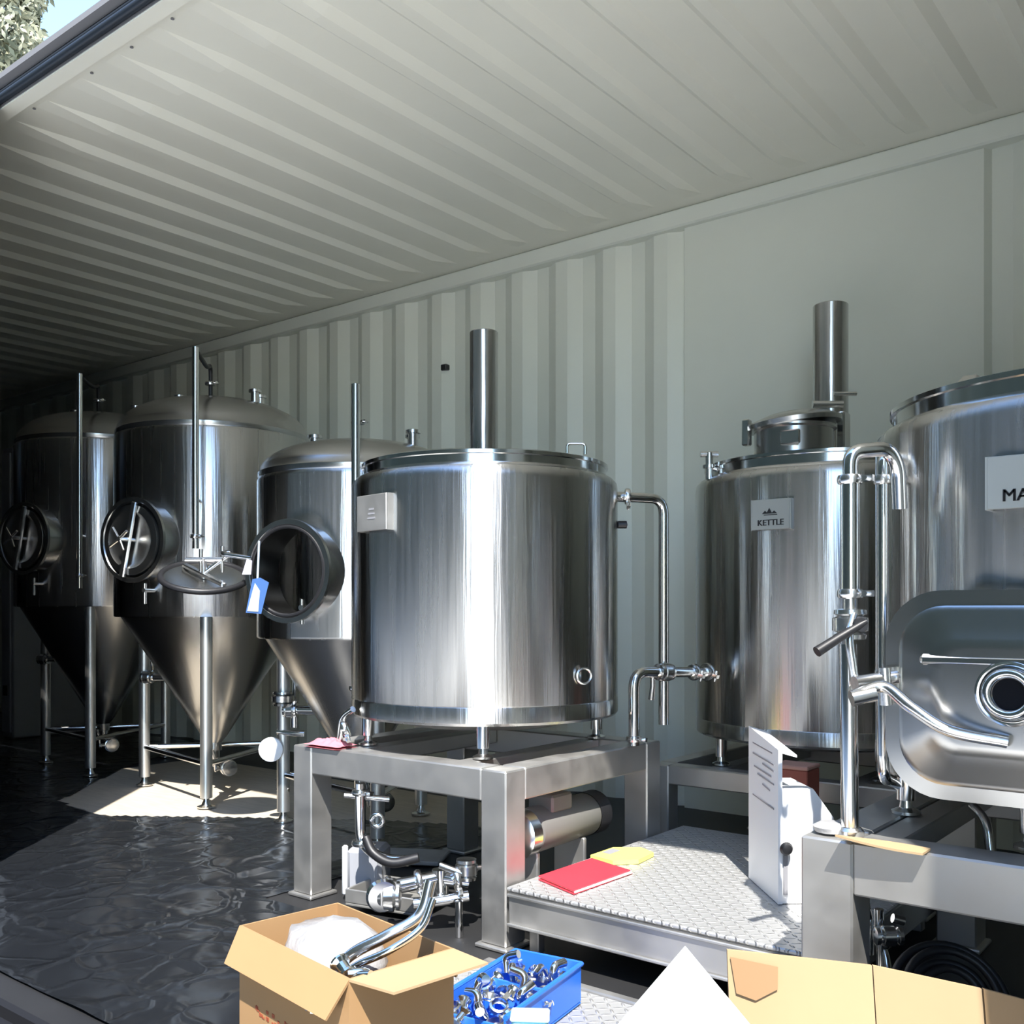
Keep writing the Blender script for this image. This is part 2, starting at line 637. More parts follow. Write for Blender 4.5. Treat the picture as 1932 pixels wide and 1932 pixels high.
# ------------------------------------------------------------------ small hardware
def clamp(root, p, ax, R, name='clamp'):
    """tri-clamp band with a wing nut around a pipe"""
    ax = Vector(ax).normalized()
    p = Vector(p)
    q = Vector((0, 0, 1)).rotation_difference(ax)
    Mx = Matrix.Translation(p) @ q.to_matrix().to_4x4()
    mb = MB().lathe([(R * 1.0, -.010), (R * 1.5, -.008), (R * 1.62, -.003), (R * 1.62, .003), (R * 1.5, .008), (R * 1.0, .010)], 20, Mx)
    mb.box((R * 1.5, -.006, -.006), (R * 1.5 + .022, .006, .006), Mx)
    mb.cyl(Mx @ Vector((R * 1.5 + .012, -.018, 0)), Mx @ Vector((R * 1.5 + .012, .018, 0)), .004, 8)
    return obj(name, mb, M['cast'], root)


def valve(root, p, ax, R, hdir, hl=.09, hm='cast', name='valve'):
    """butterfly valve body with a lever"""
    ax, p, hdir = Vector(ax).normalized(), Vector(p), Vector(hdir).normalized()
    q = Vector((0, 0, 1)).rotation_difference(ax)
    Mx = Matrix.Translation(p) @ q.to_matrix().to_4x4()
    mb = MB().lathe([(R, -.030), (R * 1.55, -.028), (R * 1.6, -.020), (R * 1.2, -.016), (R * 1.75, -.012), (R * 1.75, .012), (R * 1.2, .016), (R * 1.6, .020), (R * 1.55, .028), (R, .030)], 22, Mx)
    side = ax.cross(hdir)
    side = side.normalized() if side.length > .1 else Vector((0, 1, 0))
    mb.cyl(p, p + side * (R * 1.75 + .020), .009, 10)
    v_ = obj(name, mb, M['cast'], root)
    h0 = p + side * (R * 1.75 + .022)
    hb = MB().tube([h0 - hdir * .012, h0 + hdir * hl * .5 + side * .006, h0 + hdir * hl + side * .018], [.007, .009, .0105], 10)
    hb.lathe([(.013, -.006), (.015, 0), (.013, .006)], 14, Matrix.Translation(h0) @ Vector((0, 0, 1)).rotation_difference(side).to_matrix().to_4x4())
    obj('valve_handle', hb, M[hm], v_)
    return v_


def foot(root, x, y, z, r=.028):
    mb = MB().lathe([(r, 0), (r, .006), (r * .55, .012), (r * .35, .03), (r * .35, .05)], 18, Matrix.Translation((x, y, z)))
    return obj('foot', mb, M['cast'], root)


def text_mesh(s, size, name='lettering'):
    cu = bpy.data.curves.new('tmp_text', 'FONT')
    cu.body = s
    cu.size = size
    cu.align_x = 'CENTER'
    cu.extrude = .0008
    o = bpy.data.objects.new('tmp_text', cu)
    C.objects.link(o)
    bpy.context.view_layer.update()
    me = bpy.data.meshes.new_from_object(o.evaluated_get(bpy.context.evaluated_depsgraph_get()))
    mb = MB()
    mb.v = [v.co.copy() for v in me.vertices]
    mb.f = [tuple(p.vertices) for p in me.polygons]
    bpy.data.objects.remove(o)
    bpy.data.curves.remove(cu)
    bpy.data.meshes.remove(me)
    return mb


def label_plate(root, cx, cy, R, ang, zc, w, h, txt, off=.012, size=.02, logo=True, pm='plate', x0=None):
    """small plate standing off a tank wall, facing direction ang (from -y towards +x)"""
    d = Vector((math.sin(ang), -math.cos(ang), 0))
    t = Vector((math.cos(ang), math.sin(ang), 0))
    c0 = Vector((cx, cy, zc)) + d * (R + off)
    Mx = Matrix(((t.x, 0, d.x, c0.x), (t.y, 0, d.y, c0.y), (0, 1, 0, c0.z), (0, 0, 0, 1)))
    mb = MB().bbox((-w / 2, -h / 2, -.004), (w / 2, h / 2, 0), .0015, Mx)
    for sx in (-1, 1):
        mb.box((sx * w / 2 - .004, -h / 2, -.03), (sx * w / 2 + .004, h / 2, -.002), Mx)
    pl = obj('label_plate', mb, M[pm], root)
    if txt:
        tm = text_mesh(txt, size)
        dx = 0 if x0 is None else x0 - min(q.x for q in tm.v)
        tm.v = [Mx @ (Vector((dx, 0, 0)) + q + Vector((0, -h * .36, .0006))) for q in tm.v]
        base_ = MB()
        for k in (-1.3, -.45, .45, 1.3):
            base_.add([q + t * (k * size * .022) + d * (.0001 * abs(k)) for q in tm.v], tm.f)
        tm = base_
        obj('lettering', tm, M['inkdark'], pl)
    lg = MB()
    if logo:
        for k, (a, b2) in enumerate(((-.018, .010), (-.004, .018), (.012, .009))):
            lg.slab([Mx @ Vector((a - .010, .002, .0003)), Mx @ Vector((a + .010, .002, .0003)), Mx @ Vector((a, .002 + b2, .0003))], .001)
        lg.box((-.022, -.003, .0002), (.022, -.0005, .001), Mx)
    else:
        for k in range(3):
            lg.box((-.020 + .004 * k, -.018 + .013 * k, .0002), (.018 - .003 * k, -.013 + .013 * k, .001), Mx)
    obj('logo', lg, M['inkdark' if logo else 'ink'], pl)
    return pl


# ------------------------------------------------------------------ conical fermenters at the back
def fermenter(label, cx, cy, R, z0, z1, dome, pipe_px, pipe_d, pipe_top, pipe_bot, open_door=False, legs=None, arm=True):
    t = thing('fermenter', label, 'fermenter', (cx, cy, 0), 'conical fermenters along the back')
    T = Matrix.Translation((cx, cy, 0))
    man = math.radians(13)
    md = Vector((math.sin(man), -math.cos(man), 0))
    mz = z0 + .40 * (z1 - z0)
    rr = .178
    if open_door:
        shp = MB().lathe([(R - .03, z0 + .004), (R - .004, z0)] + [(R, z0 + .006 + (z1 - z0 - .018) * k / 130) for k in range(131)] + [(R - .006, z1)], 260, T)

        def in_hole(f):
            c_ = sum((shp.v[i] for i in f), Vector()) / len(f) - Vector((cx, cy, mz))
            return len(f) == 4 and c_.dot(md) > 0 and (c_ - md * c_.dot(md)).length < rr - .009
        shp.f = [f for f in shp.f if not in_hole(f)]
    else:
        shp = MB().lathe([(R - .03, z0 + .004), (R - .004, z0), (R, z0 + .006), (R, z1 - .012), (R - .006, z1)], 80, T)
    obj('shell', shp, M['brushed'], t)
    dp = [(R - .006, z1), (R - .004, z1 + .006), (R - .004, z1 + .022), (R - .010, z1 + .028)]
    for k in range(1, 11):
        a = k / 10 * PI / 2
        dp.append(((R - .012) * math.cos(a) ** .9 if k < 10 else 0, z1 + .028 + (dome - .028) * math.sin(a)))
    obj('dome', MB().lathe(dp, 80, T, close=False), M['dome'], t)
    zc = .22
    obj('cone', MB().lathe([(.035, zc - .02), (.035, zc + .02), (.06, zc + .05), (R - .03, z0 + .002)], 80, T), M['cone'], t)
    ou = MB().cyl((cx, cy, zc - .10), (cx, cy, zc), .025, 16)
    ou.cyl((cx, cy, zc - .08), (cx + .16, cy - .05, zc - .08), .022, 16)
    obj('outlet', ou, M['pipe'], t)
    valve(t, (cx + .20, cy - .062, zc - .08), (.16, -.05, 0), .022, (0, 0, 1))
    LR = R - .015
    tops = []
    for (lx, ly) in legs:
        lx, ly = lx * .91, ly * .91
        lg = MB().tube([(cx + lx, cy + ly, .05), (cx + lx, cy + ly, z0 + .002)], .027, 18)
        obj('leg', lg, M['legs'], t)
        foot(t, cx + lx, cy + ly, .007, .040)
        tops.append(Vector((cx + lx, cy + ly, .20)))
    br = MB()
    for i in range(len(tops)):
        br.tube([tops[i], tops[(i + 1) % len(tops)]], .013, 12)
    obj('brace', br, M['pipe'], t)
    # spray arm: standing pipe with a bend over to the top of the dome
    p0, p1 = at(pipe_px, pipe_bot, pipe_d), at(pipe_px, pipe_top, pipe_d)
    top = Vector((cx + .04, cy - .05, z1 + dome + .04))
    pp = MB().tube([p0, p1], .0145, 14)
    obj('spray_pipe', pp, M['pipe'], t)
    ab = MB().tube(fillet([p1 - Vector((0, 0, .012)), p1 + (top - p1) * .75 + Vector((0, 0, .06)), top + Vector((0, 0, .12)), top - Vector((0, 0, .05))], .05), .010, 12)
    obj('spray_arm', ab, M['black' if arm else 'pipe'], t)
    clamp(t, top + Vector((0, 0, .03)), (0, 0, 1), .017)
    clamp(t, p0 + (p1 - p0) * .06, (0, 0, 1), .0145)
    br = MB()
    cdir = (Vector((cx, cy, 0)) - Vector((p0.x, p0.y, 0)))
    cdir.normalize()
    for k in (.25, .8):
        q = p0 + (p1 - p0) * k
        if z0 < q.z < z1:
            e = Vector((cx, cy, q.z)) - cdir * (R - .01)
            br.cyl(q, e, .006, 8)
    if br.v:
        obj('pipe_bracket', br, M['pipe'], t)
    # fittings on the dome
    for k, (dx, dy, hh) in enumerate(((-.22, -.05, .07), (.24, .06, .06), (.10, .20, .07))):
        zr = z1 + .028 + (dome - .028) * math.sqrt(max(0, 1 - ((dx * dx + dy * dy) ** .5 / R) ** 2))
        mb = MB().cyl((cx + dx, cy + dy, zr - .03), (cx + dx, cy + dy, zr + hh), .020, 16)
        mb.lathe([(.020, 0), (.030, .002), (.030, .014), (.020, .018)], 18, Matrix.Translation((cx + dx, cy + dy, zr + hh - .016)))
        if k == 0:
            mb.cyl((cx + dx - .03, cy + dy, zr + hh * .5), (cx + dx + .035, cy + dy, zr + hh * .5), .009, 10)
        obj('top_port', mb, M['cast'], t)
    # round manway in the side
    mc = Vector((cx, cy, mz)) + md * (R - .095)
    q = Vector((0, 0, 1)).rotation_difference(md).to_matrix().to_4x4()
    Mm = Matrix.Translation(mc) @ q
    fr = obj('manway', MB().lathe([(rr - .012, 0), (rr - .012, .155), (rr - .006, .162), (rr + .012, .162), (rr + .014, .150), (rr + .004, .142), (rr + .004, 0)], 48, Mm, close=False), M['dome'], t)
    if open_door:
        obj('manway_gasket', MB().ring(Mm @ Vector((0, 0, .156)), md, rr - .016, .007, 48, 8), M['black'], fr)
    else:
        dr = obj('manway_door', MB().lathe([(rr - .018, .150), (rr - .022, .168), (rr - .05, .172), (rr - .07, .160), (.05, .158), (0, .158)], 48, Mm, close=False), M['dome'], t)
        hw = MB().cyl(Mm @ Vector((0, 0, .155)), Mm @ Vector((0, 0, .235)), .011, 12)
        hw.bbox((-.014, -.17, .170), (.014, .17, .186), .004, Mm)
        for k in range(4):
            a = PI / 4 + k * PI / 2
            hw.cyl(Mm @ Vector((0, 0, .228)), Mm @ Vector((.06 * math.cos(a), .06 * math.sin(a), .235)), .006, 8)
        obj('door_handle', hw, M['cast'], dr)
    # racking valve low on the cone and sample valve
    vd = Vector((-.85, -.53, 0))
    vz = z0 - .30
    vr = .03 + (R - .06) * (vz - .27) / (z0 - .27)
    a0 = Vector((cx, cy, vz)) + vd.normalized() * (vr - .02)
    a1 = a0 + vd.normalized() * .12
    obj('racking_arm', MB().cyl(a0, a1, .019, 14), M['pipe'], t)
    valve(t, a1 + vd.normalized() * .02, vd, .019, (.3, -.3, .9), .10)
    s0 = Vector((cx, cy, z0 + .12)) + Vector((.35, -.94, 0)) * (R - .005)
    sv = MB().cyl(s0, s0 + Vector((.35, -.94, 0)) * .07, .010, 10)
    sv.cyl(s0 + Vector((.35, -.94, 0)) * .06 + Vector((0, 0, .03)), s0 + Vector((.35, -.94, 0)) * .06 - Vector((0, 0, .06)), .008, 10)
    obj('sample_tap', sv, M['cast'], t)
    # level tube seen as a bright upright line on the left flank
    side = Vector((-.93, -.37, 0))
    b0 = Vector((cx, cy, 0)) + side * (R + .03)
    lt = MB().tube([(b0.x, b0.y, z0 + .45 * (z1 - z0)), (b0.x, b0.y, z0 + .86 * (z1 - z0))], .009, 10)
    for z in (z0 + .47 * (z1 - z0), z0 + .84 * (z1 - z0)):
        lt.cyl((b0.x, b0.y, z), Vector((cx, cy, z)) + side * (R - .01), .006, 8)
    obj('level_tube', lt, M['pipe'], t)
    return t, mc, md


F2 = fermenter('tall steel conical fermenter with closed round manway, second from the left', -4.18, 2.92, .462, .855, 1.715, .20,
               369, 4.30, 655, 1035, legs=[(.39, -.32), (-.41, -.166), (.05, .42)])
F1 = fermenter('darkest steel conical fermenter at the far left end of the container', -5.36, 3.00, .46, .905, 1.80, .20,
               150, 5.12, 705, 1110, legs=[(.36, -.28), (-.35, -.19), (.03, .42)])
F3, F3c, F3d = fermenter('shorter steel conical fermenter with open manway behind the front tank', -3.00, 2.79, .41, .777, 1.41, .16,
                         671, 3.42, 725, 1335, open_door=True, legs=[(.37, -.25), (-.35, -.15), (.03, .36)], arm=False)

# the swung-open manway door of the third fermenter
dc = at(385, 1090, 3.80)
toC = (Vector((0, 0, EYE)) - dc).normalized()
dn = (toC * .42 + Vector((0, 0, .86)) + Vector((-.06, .04, 0))).normalized()
Mq = Matrix.Translation(dc) @ Vector((0, 0, 1)).rotation_difference(dn).to_matrix().to_4x4()
door = obj('manway_door', MB().lathe([(0, -.012), (.10, -.012), (.15, -.004), (.166, -.004), (.166, .006), (.14, .006), (.10, -.003), (0, -.003)], 48, Mq, close=False), M['dome'], F3)
obj('door_gasket', MB().ring(dc + dn * .004, dn, .158, .012, 48, 10), M['black'], door)
hh = MB().bbox((-.13, -.012, .004), (.13, .012, .02), .004, Mq)
hh.cyl(dc, dc + dn * .08, .010, 10)
hh.cyl(dc + dn * .075 - Vector((.06, .04, 0)), dc + dn * .075 + Vector((.06, .04, 0)), .008, 10)
obj('door_handle', hh, M['cast'], door)
hg = F3c + F3d * .16 - Vector((.19, .05, -.05))
obj('door_hinge', MB().tube(fillet([dc + dn * .02, dc + Vector((.10, .06, .10)), hg + Vector((-.10, -.03, .02)), hg + Vector((.03, .02, 0))], .04), .010, 10), M['pipe'], F3)
for a_, b_, r_ in (((-.02, 0, .015), (-.02, 0, .11), .008), ((.06, .04, .02), (.06, .04, .12), .007)):
    obj('hinge_bolt', MB().cyl(dc + Vector(a_), dc + Vector(b_), r_, 10), M['cast'], F3)

tp = at(486, 1124, 3.62)
rgt, dwn = Vector((math.cos(YAW), math.sin(YAW), 0)), Vector((0, 0, -1))
fw = Vector((-math.sin(YAW), math.cos(YAW), 0))
tb = MB().slab([tp + rgt * a - dwn * b for a, b in ((-.042, -.062), (.014, -.066), (.042, .048), (.010, .066), (-.018, .060))], .004, tuple(-fw))
tgo = thing('hang_tag', 'blue and pale blue tag hanging beside the open manway', 'tag', tp)
obj('tag_body', tb, M['bluetag'], tgo)
obj('tag_panel', MB().slab([tp + rgt * a - dwn * b - fw * .0045 for a, b in ((-.036, -.056), (.004, -.058), (.010, .018), (-.008, .046), (-.016, .02))], .002, tuple(-fw)), M['palebl'], tgo)
obj('tag_cord', MB().tube([tp + Vector((0, 0, .06)), tp + rgt * .006 + Vector((0, 0, .20))], .004, 6), M['palebl'], tgo)
tag(obj('paper_tag', MB().slab([at(457, 1084, 3.66), at(474, 1084, 3.66), at(476, 1058, 3.66), at(466, 1054, 3.66)], .003, tuple(-fw)), M['lilac'], smooth=0), 'small lilac tag by the rim of the swung-open manway door', 'tag')

# pale cabinet in the far left corner
cb = thing('cabinet', 'narrow pale grey upright cabinet in the dark far left end', 'cabinet', (-6.95, 3.3, 0))
obj('body', MB().bbox((-7.03, 3.20, 0.008), (-6.88, 3.75, 2.0), .008), M['cabinet'], cb)
obj('door', MB().bbox((-7.015, 3.185, .05), (-6.90, 3.20, 1.96), .003), M['cabinet'], cb)
obj('socket', MB().bbox((-6.98, 3.175, .30), (-6.93, 3.186, .37), .003), M['black'], cb)


# ------------------------------------------------------------------ stands
def stand(name, label, x0, x1, y0, y1, zt, lw, bh, zb=0.0):
    t = thing(name, label, 'stand', ((x0 + x1) / 2, (y0 + y1) / 2, zb))
    for sx in (0, 1):
        for sy in (0, 1):
            xa = x1 - lw if sx else x0
            ya = y1 - lw if sy else y0
            obj('leg', MB().bbox((xa, ya, zb + .012), (xa + lw, ya + lw, zt - .001), .004), M['satin'], t)
            obj('foot_plate', MB().bbox((xa - .012, ya - .012, zb + .001), (xa + lw + .012, ya + lw + .012, zb + .012), .003), M['satin'], t)
    e = .0015
    for ya in (y0, y1 - lw):
        obj('rail', MB().bbox((x0 + lw * .999, ya + e, zt - bh), (x1 - lw * .999, ya + lw - e, zt), .004), M['satin'], t)
    for xa in (x0, x1 - lw):
        obj('rail', MB().bbox((xa + e, y0 + lw * .999, zt - bh), (xa + lw - e, y1 - lw * .999, zt), .004), M['satin'], t)
    return t


SC_Z = .47
st1 = stand('stand', 'square-tube steel stand carrying the front tank', -2.46, -1.61, 2.005, 2.80, SC_Z, .085, .085)
for xx in (-2.25, -1.82):
    obj('cross_bar', MB().bbox((xx - .03, 2.09, SC_Z - .05), (xx + .03, 2.715, SC_Z - .002), .003), M['satin'], st1)
K_Z = .365
st2 = stand('stand', 'lower steel stand under the kettle against the back wall', -1.74, -.84, 2.955, 3.82, K_Z, .07, .065)
M_Z = .455
st3 = stand('stand', 'steel stand under the mash tun at the right edge', -.755, .30, 1.85, 2.86, M_Z, .10, .10)
for xx in (-.62, .10):
    obj('cross_bar', MB().bbox((xx - .03, 1.95, M_Z - .05), (xx + .03, 2.76, M_Z - .002), .003), M['satin'], st3)
for xx in (-1.52, -1.06):
    obj('cross_bar', MB().bbox((xx - .03, 3.025, K_Z - .05), (xx + .03, 3.75, K_Z - .002), .003), M['satin'], st2)
# step between the stands
sp = thing('step', 'raised checker-plate step between the two front stands', 'step', (-1.2, 2.4, 0))
obj('deck_plate', MB().bbox((-1.60, 1.995, .166), (-.765, 2.93, .176), .003), M['checker'], sp)
for a, b in (((-1.598, 2.000, .076), (-.768, 2.035, .166)), ((-1.598, 2.89, .076), (-.768, 2.925, .166)), ((-1.598, 2.035, .076), (-1.566, 2.89, .166)), ((-.80, 2.035, .076), (-.768, 2.89, .166))):
    obj('side_rail', MB().bbox(a, b, .004), M['satin'], sp)
for a, b in ((-1.55, 2.06), (-.83, 2.06), (-1.55, 2.86), (-.83, 2.86)):
    obj('leg', MB().bbox((a - .015, b - .015, .001), (a + .015, b + .015, .10), .003), M['satin'], sp)
obj('rib', MB().bbox((-1.598, 1.992, .076), (-.768, 2.000, .084), .002).bbox((-1.598, 1.992, .152), (-.768, 2.000, .160), .002), M['satin'], sp)
fp = thing('floor_plate', 'checker-plate panel on the floor in front of the step', 'plate', (-1.1, 1.6, 0))
obj('deck_plate', MB().bbox((-1.60, 1.30, .002), (-.20, 1.90, .010), .003), M['checker'], fp)
obj('edge_strip', MB().bbox((-1.60, 1.90, .002), (-.20, 1.925, .016), .003), M['satin'], fp)


# ------------------------------------------------------------------ brew tanks
def tank_body(t, cx, cy, R, z0, z1, lid_h=.045, n=112):
    T = Matrix.Translation((cx, cy, 0))
    obj('shell', MB().lathe([(R - .03, z0 + .002), (R - .006, z0), (R + .001, z0 + .008), (R + .001, z0 + .05), (R - .001, z0 + .053), (R, z0 + .056), (R, z1 - .03), (R - .003, z1 - .012), (R - .014, z1)], n, T), M['brushed'], t)
    obj('lid', MB().lathe([(R - .014, z1), (R - .030, z1 + .010), (R - .036, z1 + .012), (R - .036, z1 + lid_h - .012), (R - .030, z1 + lid_h - .010), (R - .030, z1 + lid_h), (R - .05, z1 + lid_h + .006), (R * .5, z1 + lid_h + .016), (.05, z1 + lid_h + .020), (0, z1 + lid_h + .020)], n, T, close=False), M['lid'], t)
    obj('base_pan', MB().lathe([(0, z0 - .035), (R * .6, z0 - .03), (R - .05, z0 + .001)], 64, T, close=False), M['satin'], t)


def tank_legs(t, cx, cy, R, z0, zs, angs):
    for a in angs:
        a = math.radians(a)
        x, y = cx + math.cos(a) * (R - .05), cy + math.sin(a) * (R - .05)
        lg = obj('leg', MB().tube([(x, y, zs + .03), (x, y, z0 + .02)], .019, 16), M['pipe'], t)
        obj('foot', MB().lathe([(.030, 0.001), (.030, .007), (.014, .014), (.011, .036)], 18, Matrix.Translation((x, y, zs))), M['cast'], lg)


# --- front tank on its stand
CX, CY, CR, CZ0, CZ1 = -2.035, 2.43, .420, .565, 1.295
tc = thing('brew_tank', 'large shiny steel tank on the front stand with a standing flue pipe', 'tank', (CX, CY, SC_Z))
tank_body(tc, CX, CY, CR, CZ0, CZ1)
tank_legs(tc, CX, CY, CR, CZ0, SC_Z, (-51, -129, 51, 129))
fb = at(913, 850, 3.36)
obj('flue', MB().lathe([(.048, CZ1 + .05), (.048, 1.825), (.0455, 1.828), (.0455, 1.70)], 40, Matrix.Translation((fb.x, fb.y, 0))), M['brushed'], tc)
obj('flue_shade_disc', MB().lathe([(.046, 1.72), (0, 1.72)], 24, Matrix.Translation((fb.x, fb.y, 0)), close=False), M['dark'], tc)  # black disc standing in for the darkness inside the flue
lh = at(1087, 846, 3.30)
obj('lid_handle', MB().tube(fillet([lh + rgt * -.03 - Vector((0, 0, .02)), lh + rgt * -.03 + Vector((0, 0, .016)), lh + rgt * .03 + Vector((0, 0, .016)), lh + rgt * .03 - Vector((0, 0, .02))], .012), .005, 10), M['pipe'], tc)
lk = at(808, 858, 2.92)
obj('lid_latch', MB().bbox((lk.x - .025, lk.y - .02, CZ1 + .012), (lk.x + .03, lk.y + .02, CZ1 + .062), .006), M['cast'], tc)
label_plate(tc, CX, CY, CR, math.radians(-9), at(735, 975, 3.0).z, .145, .105, None, off=.016, logo=False, pm='satin')
# overflow pipe on the right flank: out, and down to the stand
po = at(1178, 937, 3.14)
pe = at(1246, 937, 3.20)
pf = at(1252, 1392, 3.20)
pe.x, pe.y = pf.x, pf.y
obj('overflow_pipe', MB().tube(fillet([po - rgt * .03, Vector((pe.x, pe.y, po.z)), Vector((pf.x, pf.y, .52))], .05), .0165, 16), M['pipe'], tc)
clamp(tc, po + rgt * .01, rgt, .0165)
kb = at(1176, 990, 3.12)
obj('thermometer_knob', MB().lathe([(.008, 0), (.012, .004), (.012, .03), (0, .034)], 14, Matrix.Translation(kb - rgt * .02) @ Vector((0, 0, 1)).rotation_difference(rgt).to_matrix().to_4x4()), M['black'], tc)
sg = at(1102, 1275, 2.86)
obj('side_port', MB().ring(sg - fw * .01, -fw + rgt * .4, .022, .004, 24, 8), M['cast'], tc)

# --- kettle at the back
KX, KY, KR, KZ0, KZ1 = -1.28, 3.385, .455, .463, 1.335
tk = thing('kettle', 'steel kettle in the middle back with a hinged lid hatch and flue', 'tank', (KX, KY, K_Z))
tank_body(tk, KX, KY, KR, KZ0, KZ1, .05)
tank_legs(tk, KX, KY, KR, KZ0, K_Z, (-47, -128, 52, 128))
hc = at(1497, 830, 3.22)
Th = Matrix.Translation((hc.x, hc.y, 0))
zt = KZ1 + .055
obj('hatch_collar', MB().lathe([(.125, zt - .02), (.125, zt + .075), (.135, zt + .08), (.135, zt + .088), (.115, zt + .088)], 48, Th, close=False), M['dome'], tk)
Tl = Matrix.Translation((hc.x, hc.y, zt + .10)) @ Matrix.Rotation(math.radians(-6), 4, fw)
lid = obj('hatch_lid', MB().lathe([(.138, -.010), (.150, -.008), (.152, .006), (.135, .016), (.08, .034), (0, .042)], 48, Tl), M['dome'], tk)
lp = at(1408, 800, 3.22)
obj('hatch_latch', MB().bbox((lp.x - .012, lp.y - .012, zt + .03), (lp.x + .014, lp.y + .014, zt + .115), .004), M['cast'], lid)
h1 = at(1590, 760, 3.28)
hb = MB().bbox((h1.x - .012, h1.y - .03, zt), (h1.x + .016, h1.y + .03, zt + .15), .005)
hb.cyl(h1 - rgt * .03 + Vector((0, 0, .03)), h1 + rgt * .045 + Vector((0, 0, .03)), .007, 10)
hb.cyl(h1 - rgt * .10 - Vector((0, 0, .005)), h1 + Vector((0, 0, -.005)), .012, 10)
obj('hatch_hinge', hb, M['cast'], tk)
obj('hatch_window', MB().bbox((hc.x + .01, hc.y - .133, zt + .015), (hc.x + .075, hc.y - .122, zt + .06), .004), M['cast'], tk)
fb = at(1567, 800, 3.62)
obj('flue', MB().lathe([(.062, KZ1 + .05), (.062, 1.995), (.059, 1.998), (.059, 1.85)], 40, Matrix.Translation((fb.x, fb.y, 0))), M['brushed'], tk)
obj('flue_shade_disc', MB().lathe([(.06, 1.88), (0, 1.88)], 24, Matrix.Translation((fb.x, fb.y, 0)), close=False), M['dark'], tk)  # inner shade of the kettle flue, put in as a black disc
label_plate(tk, KX, KY, KR, math.radians(-1), at(1465, 968, 3.05).z, .125, .095, 'KETTLE', size=.026)
vp = at(1338, 868, 3.36)
fi = MB().cyl((vp.x, vp.y, KZ1 - .005), (vp.x, vp.y, KZ1 + .085), .013, 12)
fi.cyl(Vector((vp.x, vp.y, KZ1 + .08)) - rgt * .03, Vector((vp.x, vp.y, KZ1 + .08)) + rgt * .03, .010, 10)
fi.lathe([(.012, 0), (.022, .003), (.022, .013), (.012, .016)], 16, Matrix.Translation((vp.x, vp.y, KZ1 + .03)))
fi.cyl(Vector((vp.x, vp.y, KZ1 + .04)), Vector((vp.x, vp.y, KZ1 + .015)) + rgt * .05, .008, 10)
obj('relief_fitting', fi, M['cast'], tk)

# transfer pipe joining the kettle outlet to the stand below the front tank
tr = thing('transfer_pipe', 'low steel transfer pipe with valve running to the kettle', 'pipe', (-1.56, 2.75, SC_Z))
a = at(1196, 1398, 3.06)
b = at(1196, 1268, 3.06)
e = at(1335, 1268, 3.25)
a.z = SC_Z + .002
obj('pipe_run', MB().tube(fillet([a, b, e], .05), .017, 16), M['pipe'], tr)
vq = b + (e - b) * .40
valve(tr, vq, e - b, .017, (.1, 0, -1), .085)
clamp(tr, b + (e - b) * .80, e - b, .017)
clamp(tr, b + (e - b) * .99, e - b, .019)
clamp(tr, a + Vector((0, 0, .02)), (0, 0, 1), .015, 'flange')

# --- mash tun at the right edge
MX, MY, MR, MZ0, MZ1 = -.31, 2.40, .46, .545, 1.275
tm = thing('mash_tun', 'large steel mash tun cut by the right edge with big manway door', 'tank', (MX, MY, M_Z))
tank_body(tm, MX, MY, MR, MZ0, MZ1, .05)
tank_legs(tm, MX, MY, MR, MZ0, M_Z, (-50, -148, 50, 130, -100))
label_plate(tm, MX, MY, MR, 0.0, at(1930, 918, 1.83).z, .26, .095, 'MASH TUN', size=.031, x0=-.103)
lb = at(1832, 752, 2.0)
obj('lid_clip', MB().bbox((lb.x - .025, lb.y - .02, MZ1 + .035), (lb.x + .025, lb.y + .02, MZ1 + .085), .012), M['dome'], tm)


def rrect(w, h, r, k=8):
    out = []
    for cx_, cy_, a0 in ((w - r, h - r, 0), (-w + r, h - r, 90), (-w + r, -h + r, 180), (w - r, -h + r, 270)):
        for i in range(k + 1):
            a = math.radians(a0 + 90 * i / k)
            out.append((cx_ + r * math.cos(a), cy_ + r * math.sin(a)))
    return out


def rr_loft(levels, c0):
    """rounded rectangles (half width, half height, corner, y) lofted; c0 = centre (x, z)"""
    mb = MB()
    rows = [[Vector((c0[0] + u, y, c0[1] + v)) for u, v in rrect(w, h, r)] for w, h, r, y in levels]
    m = len(rows[0])
    vs = [p for r_ in rows for p in r_]
    fs = [(i * m + k, i * m + (k + 1) % m, (i + 1) * m + (k + 1) % m, (i + 1) * m + k) for i in range(len(rows) - 1) for k in range(m)]
    return mb.add(vs, fs), m, len(rows)


mz = .735
mb, m, n = rr_loft([(.285, .175, .09, 2.12), (.285, .175, .09, 1.925), (.300, .190, .10, 1.915), (.300, .190, .10, 1.900), (.270, .160, .08, 1.898), (.268, .158, .08, 1.93)], (MX, mz))
obj('manway', mb, M['dome'], tm)
mb, m, n = rr_loft([(.272, .162, .08, 1.912), (.272, .162, .08, 1.890), (.262, .152, .075, 1.884), (.235, .125, .06, 1.884), (.215, .105, .05, 1.870), (.19, .085, .04, 1.868)], (MX, mz))
mb.f.append(tuple(range((n - 1) * m, n * m)))
md_ = obj('manway_door', mb, M['dome'], tm)
pc = Vector((-.39, 1.868, .745))
obj('sight_port', MB().ring(pc - Vector((0, .008, 0)), (0, 1, 0), .036, .009, 40, 12).ring(pc, (0, 1, 0), .052, .005, 40, 8), M['pipe'], md_)
obj('sight_glass', MB().lathe([(0, .006), (.034, .006), (.034, 0)], 32, Matrix.Translation(pc) @ Matrix.Rotation(PI / 2, 4, 'X'), close=False), M['glass'], md_)
obj('stiffener', MB().bbox((MX - .23, 1.866, mz + .055), (MX + .23, 1.884, mz + .075), .006), M['pipe'], md_)
